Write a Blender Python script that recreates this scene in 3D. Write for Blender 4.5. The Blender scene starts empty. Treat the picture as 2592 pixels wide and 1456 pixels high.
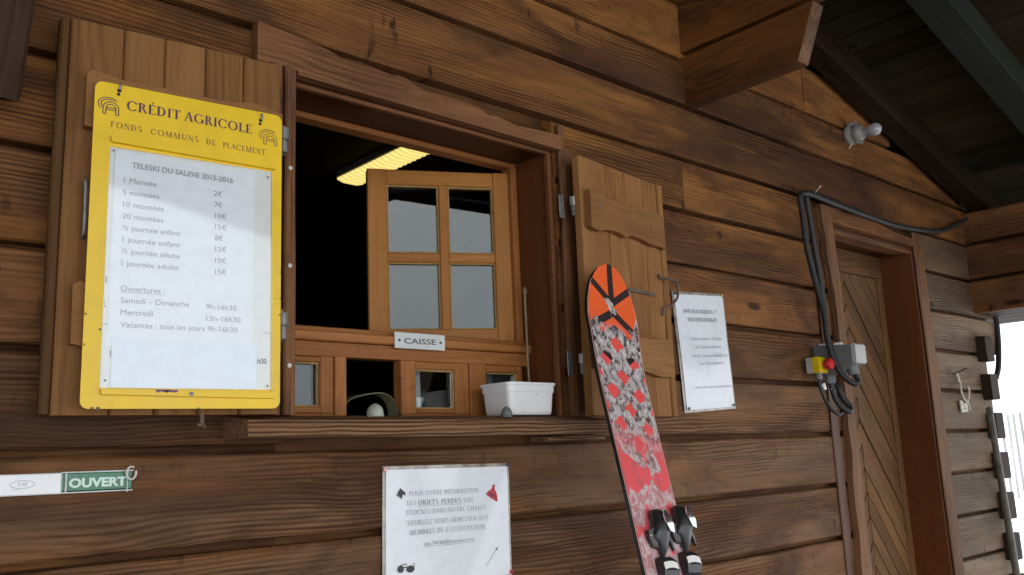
import bpy, math, random
from mathutils import Vector, Matrix
random.seed(7)
SC = bpy.context.scene
COL = SC.collection
rad = math.radians

# ------------------------------------------------------------------ camera, sky, sun, exposure
cam_d = bpy.data.cameras.new('camera')
cam = bpy.data.objects.new('camera', cam_d)
COL.objects.link(cam)
CR = ((.74316, -.667864, -.040887), (.094929, .165725, -.981592), (.662346, .725598, .18656))
cam.matrix_world = Matrix(((CR[0][0], -CR[1][0], -CR[2][0], 0.0),
                           (CR[0][1], -CR[1][1], -CR[2][1], -1.39),
                           (CR[0][2], -CR[1][2], -CR[2][2], 0.0),
                           (0, 0, 0, 1)))
cam_d.sensor_width = 36.0
cam_d.lens = 31.489
cam_d.clip_start = 0.02
cam_d.clip_end = 2000.0
SC.camera = cam

SUN_EL, SUN_AZ = 38.0, 205.0
world = bpy.data.worlds.new('World')
SC.world = world
world.use_nodes = True
wn, wl = world.node_tree.nodes, world.node_tree.links
wn.clear()
sky = wn.new('ShaderNodeTexSky')
sky.sky_type = 'NISHITA'
sky.sun_disc = False
sky.sun_elevation = rad(SUN_EL)
sky.sun_rotation = rad(SUN_AZ)
sky.air_density = 1.0
sky.dust_density = 6.0
sky.ozone_density = 1.0
hs = wn.new('ShaderNodeHueSaturation')
hs.inputs['Saturation'].default_value = 0.22
bgn = wn.new('ShaderNodeBackground')
bgn.inputs['Strength'].default_value = 0.15
wo = wn.new('ShaderNodeOutputWorld')
wl.new(sky.outputs[0], hs.inputs['Color'])
cloud = wn.new('ShaderNodeMix')          # even overcast cloud over the clear sky
cloud.data_type = 'RGBA'
cloud.inputs[0].default_value = 0.8
cloud.inputs[7].default_value = (8.6, 8.9, 9.4, 1)
wl.new(hs.outputs[0], cloud.inputs[6])
wl.new(cloud.outputs[2], bgn.inputs['Color'])
wl.new(bgn.outputs[0], wo.inputs['Surface'])
sun_d = bpy.data.lights.new('sun', 'SUN')
sun_d.energy = 1.0
sun_d.angle = rad(40)
sun_d.color = (1.0, 0.97, 0.92)
sun = bpy.data.objects.new('sun', sun_d)
COL.objects.link(sun)
az, el = rad(SUN_AZ), rad(SUN_EL)
sdir = Vector((math.sin(az) * math.cos(el), math.cos(az) * math.cos(el), math.sin(el)))
sun.rotation_euler = sdir.to_track_quat('Z', 'Y').to_euler()
sun.location = sdir * 30
SC.view_settings.view_transform = 'Standard'
SC.view_settings.look = 'None'
SC.view_settings.gamma = 1.0
SC.view_settings.exposure = 0.9
SC.view_settings.use_curve_mapping = False
SC.cycles.max_bounces = 8
SC.cycles.diffuse_bounces = 5

# ------------------------------------------------------------------ materials
MATS = {}


def new_mat(name):
    m = bpy.data.materials.new(name)
    m.use_nodes = True
    nt = m.node_tree
    nt.nodes.clear()
    out = nt.nodes.new('ShaderNodeOutputMaterial')
    bs = nt.nodes.new('ShaderNodeBsdfPrincipled')
    nt.links.new(bs.outputs[0], out.inputs['Surface'])
    MATS[name] = m
    return m, nt, bs


class NB:
    """small node-graph helper"""
    def __init__(s, nt):
        s.nt = nt

    def link(s, a, b):
        s.nt.links.new(a, b)

    def n(s, t, **kw):
        x = s.nt.nodes.new(t)
        for k, v in kw.items():
            setattr(x, k, v)
        return x

    def put(s, sock, v):
        if hasattr(v, 'is_output'):
            s.link(v, sock)
        else:
            sock.default_value = v

    def math(s, op, a, b=0.0, c=None, clamp=False):
        x = s.n('ShaderNodeMath', operation=op, use_clamp=clamp)
        s.put(x.inputs[0], a)
        s.put(x.inputs[1], b)
        if c is not None:
            s.put(x.inputs[2], c)
        return x.outputs[0]

    def mix(s, f, a, b, blend='MIX'):
        x = s.n('ShaderNodeMix', data_type='RGBA', blend_type=blend)
        s.put(x.inputs[0], f)
        s.put(x.inputs[6], a)
        s.put(x.inputs[7], b)
        return x.outputs[2]

    def ramp(s, f, a, b, va=0.0, vb=1.0, smooth=True):
        x = s.n('ShaderNodeMapRange', interpolation_type='SMOOTHSTEP' if smooth else 'LINEAR')
        s.put(x.inputs[0], f)
        for i, v in ((1, a), (2, b), (3, va), (4, vb)):
            s.put(x.inputs[i], v)
        return x.outputs[0]

    def scl(s, v, k):
        x = s.n('ShaderNodeVectorMath', operation='MULTIPLY')
        s.put(x.inputs[0], v)
        x.inputs[1].default_value = k
        return x.outputs[0]

    def noise(s, v, scale=1.0, detail=2.0, rough=0.5, dist=0.0):
        x = s.n('ShaderNodeTexNoise')
        s.put(x.inputs['Vector'], v)
        x.inputs['Scale'].default_value = scale
        x.inputs['Detail'].default_value = detail
        x.inputs['Roughness'].default_value = rough
        x.inputs['Distortion'].default_value = dist
        return x.outputs[0]

    def attr(s, name):
        return s.n('ShaderNodeAttribute', attribute_name=name)

    def bump(s, h, strength, dist, bs):
        x = s.n('ShaderNodeBump')
        x.inputs['Strength'].default_value = strength
        x.inputs['Distance'].default_value = dist
        s.link(h, x.inputs['Height'])
        s.link(x.outputs[0], bs.inputs['Normal'])


def c4(c, a=1.0):
    return (c[0], c[1], c[2], a)


def wood(name, light, mid, dark, grey=(.20, .155, .11), rings=70.0, contrast=1.0, stain=1.0, rough=0.72, bump=0.5, knots=1.0, patch=None, warp=8.0, marks=0.35, spec=0.22, vmin=0.0):
    """solid wood: grain runs along gc.x; brd = (seed, weathering, value)"""
    m, nt, bs = new_mat(name)
    b = NB(nt)
    gc = b.attr('gc').outputs['Vector']
    brd = b.n('ShaderNodeSeparateColor')
    b.link(b.attr('brd').outputs['Color'], brd.inputs[0])
    wea, val = brd.outputs[1], brd.outputs[2]
    sx = b.n('ShaderNodeSeparateXYZ')
    b.link(gc, sx.inputs[0])
    # knots bend the grain
    kv = b.n('ShaderNodeTexVoronoi', feature='F1')
    b.link(b.scl(gc, (2.6, 8.0, 8.0)), kv.inputs['Vector'])
    kv.inputs['Scale'].default_value = 1.0
    kd = kv.outputs['Distance']
    kbend = b.ramp(kd, 0.0, 0.42, 1.0, 0.0)
    w1 = b.noise(b.scl(gc, (1.5, 9.0, 9.0)), 1.0, 3.0, 0.55)
    w2 = b.noise(b.scl(gc, (7.0, 60.0, 60.0)), 1.0, 2.0, 0.5)
    ph = b.math('MULTIPLY', sx.outputs[1], rings)
    ph = b.math('ADD', ph, b.math('MULTIPLY', sx.outputs[2], rings))
    ph = b.math('MULTIPLY_ADD', w1, warp, ph)
    ph = b.math('MULTIPLY_ADD', w2, 0.9, ph)
    ph = b.math('MULTIPLY_ADD', kbend, 1.6 * knots, ph)
    rg = b.math('SINE', b.math('MULTIPLY', ph, 6.2832))
    rg = b.math('MULTIPLY_ADD', rg, 0.5, 0.5)
    rg = b.math('POWER', rg, 1.6)
    fib = b.noise(b.scl(gc, (9.0, 420.0, 420.0)), 1.0, 3.0, 0.6)
    fib2 = b.noise(b.scl(gc, (3.0, 110.0, 110.0)), 1.0, 3.0, 0.6)
    area = b.noise(b.scl(gc, (0.9, 6.0, 6.0)), 1.0, 3.0, 0.6)
    # where the rings show strongly and where they are worn away
    vis = b.ramp(b.noise(b.scl(gc, (1.1, 5.0, 5.0)), 1.3, 2.0, 0.5), 0.38, 0.64, vmin, 1.15)
    f = b.math('MULTIPLY', rg, vis)
    f = b.math('MULTIPLY', f, 0.62 * contrast)
    f = b.math('ADD', f, b.ramp(fib2, 0.35, 0.75, -0.18 * contrast, 0.30 * contrast))
    f = b.math('ADD', f, b.ramp(fib, 0.3, 0.7, -0.15, 0.22), clamp=True)
    base = b.mix(b.ramp(area, 0.33, 0.66), c4(light), c4(mid))
    gl = b.mix(b.ramp(area, 0.3, 0.7), c4(grey), c4([x * .72 for x in grey]))
    wmask = b.math('MULTIPLY', wea, b.ramp(b.noise(b.scl(gc, (1.3, 11.0, 11.0)), 1.0, 4.0, 0.6), 0.25, 0.62), clamp=True)
    base = b.mix(wmask, base, gl)
    dk = b.mix(b.math('MULTIPLY', wmask, 0.6), c4(dark), c4([x * .30 for x in grey]))
    col = b.mix(f, base, dk)
    if patch:
        pm = b.ramp(b.noise(b.scl(gc, (1.7, 13.0, 13.0)), 1.0, 5.0, 0.66, 0.5), 0.42, 0.74)
        pm = b.math('MULTIPLY', pm, b.math('SUBTRACT', 1.0, b.math('MULTIPLY', wea, 1.6, clamp=True)), clamp=True)
        pc = b.mix(b.math('MULTIPLY', f, 0.8), c4(patch), c4([x * .45 for x in patch]))
        col = b.mix(b.math('MULTIPLY', pm, 0.85), col, pc)
    # stains: irregular darkened patches, drips and knots
    st = b.noise(b.scl(gc, (2.2, 7.0, 7.0)), 1.0, 5.0, 0.62, 0.6)
    stm = b.math('MULTIPLY', b.ramp(st, 0.46, 0.66), 0.62 * stain, clamp=True)
    col = b.mix(stm, col, c4([dark[0] * .85, dark[1] * .92, dark[2] * 1.15]))
    big = b.noise(b.scl(gc, (1.1, 3.2, 3.2)), 1.0, 4.0, 0.62, 0.5)
    col = b.mix(b.math('MULTIPLY', b.ramp(big, 0.47, 0.68), 0.55 * marks, clamp=True), col, c4([dark[0] * 1.15, dark[1] * 1.35, dark[2] * 1.9]))
    col = b.mix(b.math('MULTIPLY', b.ramp(big, 0.46, 0.30), 0.30 * marks, clamp=True), col, c4([x * 1.45 for x in light]))
    mk = b.noise(b.scl(gc, (34.0, 9.0, 9.0)), 1.0, 3.0, 0.6, 0.3)
    mk2 = b.noise(b.scl(gc, (1.5, 14.0, 14.0)), 1.0, 2.0, 0.5)
    mkm = b.math('MULTIPLY', b.ramp(mk, 0.60, 0.72), b.ramp(mk2, 0.48, 0.62, 0.0, 0.75 * marks))
    col = b.mix(mkm, col, c4([x * .5 for x in dark]))
    kn = b.math('MULTIPLY', b.ramp(kd, 0.05, 0.12, 1.0, 0.0), 0.85 * knots)
    kc = b.n('ShaderNodeSeparateColor')
    b.link(kv.outputs['Color'], kc.inputs[0])
    kn = b.math('MULTIPLY', kn, b.math('GREATER_THAN', kc.outputs[0], 0.36))
    col = b.mix(kn, col, c4([x * .45 for x in dark]))
    vm = b.math('MULTIPLY_ADD', val, 1.0, 0.5)
    vc = b.n('ShaderNodeCombineColor')
    for i in range(3):
        b.link(vm, vc.inputs[i])
    col = b.mix(1.0, col, vc.outputs[0], 'MULTIPLY')
    b.link(col, bs.inputs['Base Color'])
    bs.inputs['Roughness'].default_value = rough
    bs.inputs['Specular IOR Level'].default_value = spec
    h = b.math('MULTIPLY_ADD', b.math('SUBTRACT', 1.0, rg), b.math('MULTIPLY', vis, 0.6), b.math('MULTIPLY', fib, 0.5))
    h = b.math('MULTIPLY_ADD', area, 1.2, h)
    b.bump(h, bump, 0.0022, bs)
    return m


def plain(name, col, rough=0.5, metal=0.0, var=0.12, scale=30.0, coat=0.0, spec=0.5, bump=0.0, dirt=None, dirt_amt=0.0):
    m, nt, bs = new_mat(name)
    b = NB(nt)
    tc = b.n('ShaderNodeTexCoord').outputs['Object']
    n1 = b.noise(tc, scale, 4.0, 0.6)
    lo = [x * (1 - var) for x in col]
    hi = [min(1, x * (1 + var)) for x in col]
    cc = b.mix(b.ramp(n1, 0.3, 0.7), c4(lo), c4(hi))
    if dirt:
        n2 = b.noise(tc, scale * 0.6, 6.0, 0.7, 0.4)
        cc = b.mix(b.math('MULTIPLY', b.ramp(n2, 0.52, 0.72), dirt_amt), cc, c4(dirt))
    b.link(cc, bs.inputs['Base Color'])
    b.put(bs.inputs['Roughness'], b.ramp(n1, 0.2, 0.8, max(0.03, rough - .08), min(1, rough + .08)))
    bs.inputs['Metallic'].default_value = metal
    bs.inputs['Specular IOR Level'].default_value = spec
    bs.inputs['Coat Weight'].default_value = coat
    bs.inputs['Coat Roughness'].default_value = 0.12
    if bump:
        b.bump(b.noise(tc, scale * 2, 3.0), bump, 0.002, bs)
    return m


def sheet(name, col, bscale=9.0, bstr=0.35, coat=0.6, rough=0.55):
    """printed paper under plastic: slightly wavy"""
    m, nt, bs = new_mat(name)
    b = NB(nt)
    tc = b.n('ShaderNodeTexCoord').outputs['Object']
    n1 = b.noise(tc, bscale, 2.0, 0.45, 0.8)
    n2 = b.noise(tc, 60.0, 3.0, 0.6)
    cc = b.mix(b.ramp(n2, 0.3, 0.7), c4([x * .95 for x in col]), c4(col))
    b.link(cc, bs.inputs['Base Color'])
    bs.inputs['Roughness'].default_value = rough
    bs.inputs['Coat Weight'].default_value = coat
    bs.inputs['Coat Roughness'].default_value = 0.08
    b.bump(n1, bstr, 0.012, bs)
    return m


def glass(name, tint=(1, 1, 1), refl=1.0, rough=0.0, mixmin=0.0):
    m = bpy.data.materials.new(name)
    m.use_nodes = True
    nt = m.node_tree
    nt.nodes.clear()
    b = NB(nt)
    out = b.n('ShaderNodeOutputMaterial')
    tr = b.n('ShaderNodeBsdfTransparent')
    tr.inputs[0].default_value = c4(tint)
    gl = b.n('ShaderNodeBsdfGlossy')
    gl.inputs['Color'].default_value = (.93, .97, 1, 1)
    gl.inputs['Roughness'].default_value = rough
    fr = b.n('ShaderNodeFresnel')
    fr.inputs['IOR'].default_value = 1.52
    mx = b.n('ShaderNodeMixShader')
    b.link(b.math('MULTIPLY_ADD', fr.outputs[0], refl, mixmin, clamp=True), mx.inputs[0])
    b.link(tr.outputs[0], mx.inputs[1])
    b.link(gl.outputs[0], mx.inputs[2])
    b.link(mx.outputs[0], out.inputs['Surface'])
    MATS[name] = m
    return m


wood('wall_wood', (.255, .103, .029), (.145, .051, .0135), (.040, .0125, .0036), grey=(.225, .122, .060), rings=120, contrast=1.0, stain=1.0, bump=1.0, patch=(.43, .180, .038), warp=5.0, marks=1.2)
wood('bleached_wood', (.215, .125, .064), (.155, .088, .044), (.055, .027, .012), grey=(.215, .155, .100), rings=120, contrast=0.85, stain=0.8, bump=1.0, warp=5.0, marks=1.0)
wood('shutter_wood', (.330, .152, .046), (.270, .116, .033), (.140, .052, .013), grey=(.27, .17, .08), rings=55, contrast=0.65, stain=0.4, bump=0.35, knots=0.6, marks=0.0)
wood('trim_wood', (.235, .098, .036), (.165, .064, .024), (.055, .019, .007), grey=(.24, .145, .082), rings=85, contrast=0.9, stain=0.7, bump=0.5)
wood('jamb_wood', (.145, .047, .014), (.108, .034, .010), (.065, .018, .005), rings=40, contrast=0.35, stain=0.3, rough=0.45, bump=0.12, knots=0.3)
wood('window_wood', (.470, .195, .036), (.380, .145, .026), (.210, .066, .011), rings=55, contrast=0.45, stain=0.15, rough=0.45, bump=0.15, knots=0.35)
wood('casement_wood', (.400, .160, .046), (.320, .120, .034), (.170, .056, .015), rings=55, contrast=0.45, stain=0.15, rough=0.5, bump=0.15, knots=0.5)
wood('sill_wood', (.300, .155, .068), (.230, .110, .046), (.060, .024, .010), grey=(.25, .18, .11), rings=150, contrast=1.7, stain=0.25, bump=1.0, knots=0.2, warp=3.5, vmin=0.9)
wood('door_wood', (.225, .108, .040), (.165, .075, .026), (.070, .028, .009), grey=(.23, .140, .068), rings=80, contrast=0.9, stain=0.5, bump=0.5, knots=0.4)
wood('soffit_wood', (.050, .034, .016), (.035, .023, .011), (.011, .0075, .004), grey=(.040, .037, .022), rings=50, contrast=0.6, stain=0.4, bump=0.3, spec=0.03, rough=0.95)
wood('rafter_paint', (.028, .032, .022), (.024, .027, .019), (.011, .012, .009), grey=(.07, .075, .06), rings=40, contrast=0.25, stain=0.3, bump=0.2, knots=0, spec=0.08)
wood('beam_wood', (.230, .088, .020), (.140, .050, .011), (.040, .012, .003), grey=(.2, .15, .1), rings=45, contrast=0.8, stain=1.2, rough=0.55, bump=0.4)
wood('dark_wood', (.070, .034, .015), (.050, .024, .011), (.022, .010, .005), grey=(.07, .055, .04), rings=60, contrast=0.7, stain=0.5, bump=0.5)
wood('old_wood', (.20, .165, .13), (.16, .13, .10), (.07, .055, .042), grey=(.2, .17, .14), rings=60, contrast=0.6, stain=0.3)
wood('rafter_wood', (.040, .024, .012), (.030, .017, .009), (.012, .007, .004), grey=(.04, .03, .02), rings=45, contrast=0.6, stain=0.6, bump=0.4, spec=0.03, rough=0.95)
plain('concrete', (.105, .098, .090), 0.85, var=0.25, scale=3, dirt=(.12, .11, .10), dirt_amt=.5)  # kept dark for the added floor, to dim bounced light
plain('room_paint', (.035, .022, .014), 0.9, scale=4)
plain('yellow_paint', (.84, .545, .004), 0.42, scale=14, var=0.05, coat=0.15, dirt=(.45, .30, .01), dirt_amt=0.25)
plain('purple_ink', (.085, .030, .075), 0.6, var=0.25, scale=120)
plain('faded_ink', (.25, .13, .035), 0.6, var=0.35, scale=160)
plain('grey_ink', (.34, .34, .36), 0.7, var=0.1, scale=90)
plain('pale_ink', (.46, .48, .52), 0.7, var=0.12, scale=90)
wood('fence_wood', (.32, .31, .31), (.27, .26, .26), (.16, .155, .15), grey=(.32, .31, .31), rings=60, contrast=0.5, stain=0.3)
plain('black_ink', (.09, .09, .095), 0.6, var=0.2, scale=90)
plain('violet_ink', (.16, .05, .17), 0.6)
plain('red_print', (.50, .030, .055), 0.6, var=0.4, scale=160)
plain('dark_print', (.045, .048, .055), 0.6, var=0.5, scale=160)
sheet('paper', (.84, .85, .87), 7, 0.18, 0.15)
sheet('old_paper', (.80, .80, .76), 7, 0.2, 0.15)
sheet('blank_paper', (.79, .83, .89), 5, 0.12, 0.1)
sheet('laminated_paper', (.80, .83, .87), 13, 0.9, 0.9)
plain('laminate_edge', (.33, .29, .24), 0.18, var=0.35, scale=50, coat=0.6, spec=0.7)
glass('clear_plastic', (.985, .99, .99), 0.9, 0.04)
glass('window_glass', (.80, .83, .82), 0.95, 0.0)
plain('putty', (.40, .27, .10), 0.7, var=0.25, scale=80)
plain('steel', (.24, .24, .225), 0.5, 0.5, var=0.25, scale=40, dirt=(.14, .07, .03), dirt_amt=0.6)
plain('bright_steel', (.40, .41, .40), 0.42, 0.6, var=0.15, scale=40, dirt=(.3, .2, .12), dirt_amt=0.35)
plain('rusty_iron', (.15, .105, .075), 0.6, 0.5, var=0.3, scale=60)
plain('bronze_rod', (.24, .19, .12), 0.5, 0.5, var=0.25, scale=60)
plain('white_plastic', (.80, .80, .79), 0.35, var=0.03, scale=12, dirt=(.55, .52, .46), dirt_amt=0.25)
plain('off_white', (.62, .60, .54), 0.5, var=0.08)
plain('sign_white', (.66, .68, .66), 0.35, var=0.05, coat=0.3)
plain('pin_pink', (.80, .45, .42), 0.4)
plain('pin_green', (.08, .13, .09), 0.4)
plain('pin_yellow', (.62, .48, .06), 0.4)
plain('pin_red', (.50, .02, .05), 0.4)
plain('pin_blue', (.03, .03, .10), 0.4)
plain('ouvert_green', (.012, .150, .062), 0.35, var=0.12, coat=0.5)
plain('ouvert_white', (.62, .78, .70), 0.4, var=0.06)
plain('holder_white', (.84, .85, .85), 0.35, var=0.03, coat=0.3)
plain('holder_clear', (.50, .52, .49), 0.15, var=0.2, coat=0.6, spec=0.8)
plain('black_rubber', (.022, .022, .020), 0.55, var=0.3, scale=60)
plain('dull_cable', (.017, .017, .015), 0.6, var=0.25, scale=60)
plain('grey_plastic', (.15, .155, .155), 0.45, var=0.08, scale=40, dirt=(.08, .07, .06), dirt_amt=0.3)
plain('light_grey_plastic', (.42, .43, .41), 0.45, var=0.06)
plain('beige_plastic', (.45, .42, .38), 0.45, var=0.06)
plain('yellow_plastic', (.72, .52, .006), 0.4, var=0.06)
plain('red_plastic', (.58, .018, .022), 0.4, var=0.08)
plain('porcelain', (.30, .29, .26), 0.4, var=0.1, scale=60, dirt=(.2, .17, .12), dirt_amt=0.4)
plain('bulb_glass', (.40, .40, .43), 0.15, var=0.03, coat=0.7)
plain('black_plastic', (.016, .016, .017), 0.38, var=0.2, scale=60, coat=0.15)
plain('chrome', (.75, .76, .78), 0.12, 0.95, var=0.1)
plain('label_white', (.80, .78, .75), 0.45, var=0.04)
plain('edge_black', (.013, .011, .011), 0.4)
plain('stopper_pale', (.42, .45, .38), 0.75, var=0.18, scale=90)
plain('stopper_grey', (.14, .15, .14), 0.7, var=0.2, scale=90)
plain('olive_strap', (.11, .105, .055), 0.6, var=0.25, scale=60)
plain('pole_grey', (.135, .122, .098), 0.55, var=0.25, scale=25, dirt=(.08, .06, .04), dirt_amt=0.5)
plain('cord_white', (.58, .53, .43), 0.6, var=0.12, scale=90)
plain('roof_metal', (.10, .09, .08), 0.5, 0.3)
plain('snow', (.86, .88, .91), 0.85, var=0.03, scale=0.6, bump=0.3)
m, nt, bs = new_mat('tube_light')
bs.inputs['Base Color'].default_value = (.8, .7, .3, 1)
bs.inputs['Emission Color'].default_value = (1.0, .80, .27, 1)
bs.inputs['Emission Strength'].default_value = 0.46


def ski_mat():
    m, nt, bs = new_mat('ski_topsheet')
    b = NB(nt)
    gc = b.attr('gc').outputs['Vector']
    sx = b.n('ShaderNodeSeparateXYZ')
    b.link(gc, sx.inputs[0])
    v, u = sx.outputs[0], sx.outputs[1]
    au = b.math('ABSOLUTE', u)
    red = b.mix(b.ramp(v, 0.10, 0.22), (.88, .125, .020, 1), (.82, .085, .080, 1))
    red = b.mix(b.ramp(v, 0.30, 0.55), red, (.80, .105, .115, 1))
    rn = b.noise(b.scl(gc, (14, 26, 1)), 1.0, 5.0, 0.65)
    red = b.mix(b.math('MULTIPLY', b.ramp(rn, 0.5, 0.62), b.ramp(v, 0.35, 0.5, 0.0, 0.75)), red, (.50, .115, .125, 1))
    # chevron bands of the nose
    ch = b.math('MULTIPLY_ADD', au, 0.72, v)
    cen = b.math('MULTIPLY', b.math('LESS_THAN', au, 0.0085), b.math('LESS_THAN', v, 0.088))
    b1 = b.math('LESS_THAN', b.math('ABSOLUTE', b.math('SUBTRACT', ch, 0.091)), 0.0095)
    ch2 = b.math('MULTIPLY_ADD', au, -0.62, v)
    b2 = b.math('LESS_THAN', b.math('ABSOLUTE', b.math('SUBTRACT', ch2, 0.112)), 0.010)
    b3 = b.math('LESS_THAN', b.math('ABSOLUTE', b.math('SUBTRACT', ch2, 0.150)), 0.010)
    b4 = b.math('LESS_THAN', b.math('ABSOLUTE', b.math('SUBTRACT', ch, 0.232)), 0.016)
    cd = b.math('MAXIMUM', b.math('MAXIMUM', cen, b1), b.math('MAXIMUM', b.math('MAXIMUM', b2, b3), b4))
    col = b.mix(cd, red, (.030, .016, .014, 1))
    # mottled rock print
    big = b.noise(b.scl(gc, (16, 22, 1)), 1.0, 3.0, 0.55, 0.4)
    thr = b.ramp(v, 0.055, 0.18, 0.70, 0.45, smooth=False)
    thr = b.math('ADD', thr, b.ramp(v, 0.30, 0.47, 0.0, 0.06))
    thr = b.math('SUBTRACT', thr, b.ramp(v, 0.50, 0.64, 0.0, 0.16))
    msk = b.ramp(b.math('SUBTRACT', big, thr), -0.012, 0.018)
    jit = b.math('MULTIPLY_ADD', b.noise(b.scl(gc, (60, 60, 1)), 1.0, 3.0, 0.6), .036, -.018)
    da = b.math('MULTIPLY', b.math('ADD', b.math('MULTIPLY_ADD', u, .95, v), jit), 13.5)
    db = b.math('MULTIPLY', b.math('ADD', b.math('MULTIPLY_ADD', u, -.95, v), jit), 13.5)
    fa = b.math('ABSOLUTE', b.math('SUBTRACT', b.math('FRACT', da), .5))
    fb_ = b.math('ABSOLUTE', b.math('SUBTRACT', b.math('FRACT', db), .5))
    dia = b.math('LESS_THAN', b.math('MAXIMUM', fa, fb_), 0.245)
    zone = b.math('MULTIPLY', b.ramp(v, .135, .165), b.ramp(v, .36, .45, 1.0, 0.0))
    msk = b.math('MAXIMUM', b.math('MULTIPLY', msk, b.math('SUBTRACT', 1.0, zone)), b.math('MULTIPLY', b.math('SUBTRACT', 1.0, dia), zone))
    fine = b.noise(b.scl(gc, (62, 92, 1)), 1.0, 4.0, 0.62, 0.8)
    rock = b.mix(b.ramp(fine, 0.40, 0.50), (.090, .060, .056, 1), (.46, .41, .40, 1))
    rock = b.mix(b.ramp(fine, 0.55, 0.66), rock, (.70, .65, .64, 1))
    pink = b.mix(b.ramp(fine, 0.42, 0.60), (.50, .20, .21, 1), (.60, .50, .50, 1))
    rock = b.mix(b.ramp(v, 0.40, 0.52), rock, pink)
    col = b.mix(msk, col, rock)
    spk = b.noise(b.scl(gc, (120, 170, 1)), 1.0, 3.0, 0.6)
    col = b.mix(b.math('MULTIPLY', b.ramp(spk, 0.66, 0.72), b.ramp(v, 0.12, 0.2, 0.0, 0.8)), col, (.70, .34, .33, 1))
    # worn pale rim along both edges
    b.link(col, bs.inputs['Base Color'])
    bs.inputs['Roughness'].default_value = 0.45
    bs.inputs['Coat Weight'].default_value = 0.15
    return m


ski_mat()


# ------------------------------------------------------------------ mesh builder
class Fr:
    """upright frame: u along, z up, d outwards (towards -y for angle 0)"""
    def __init__(s, x=0.0, y=0.0, ang=0.0):
        a = rad(ang)
        s.o = Vector((x, y, 0))
        s.u = Vector((math.cos(a), -math.sin(a), 0))
        s.n = Vector((-math.sin(a), -math.cos(a), 0))

    def __call__(s, u, z, d=0.0):
        return s.o + s.u * u + s.n * d + Vector((0, 0, z))


WALL = Fr()


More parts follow.
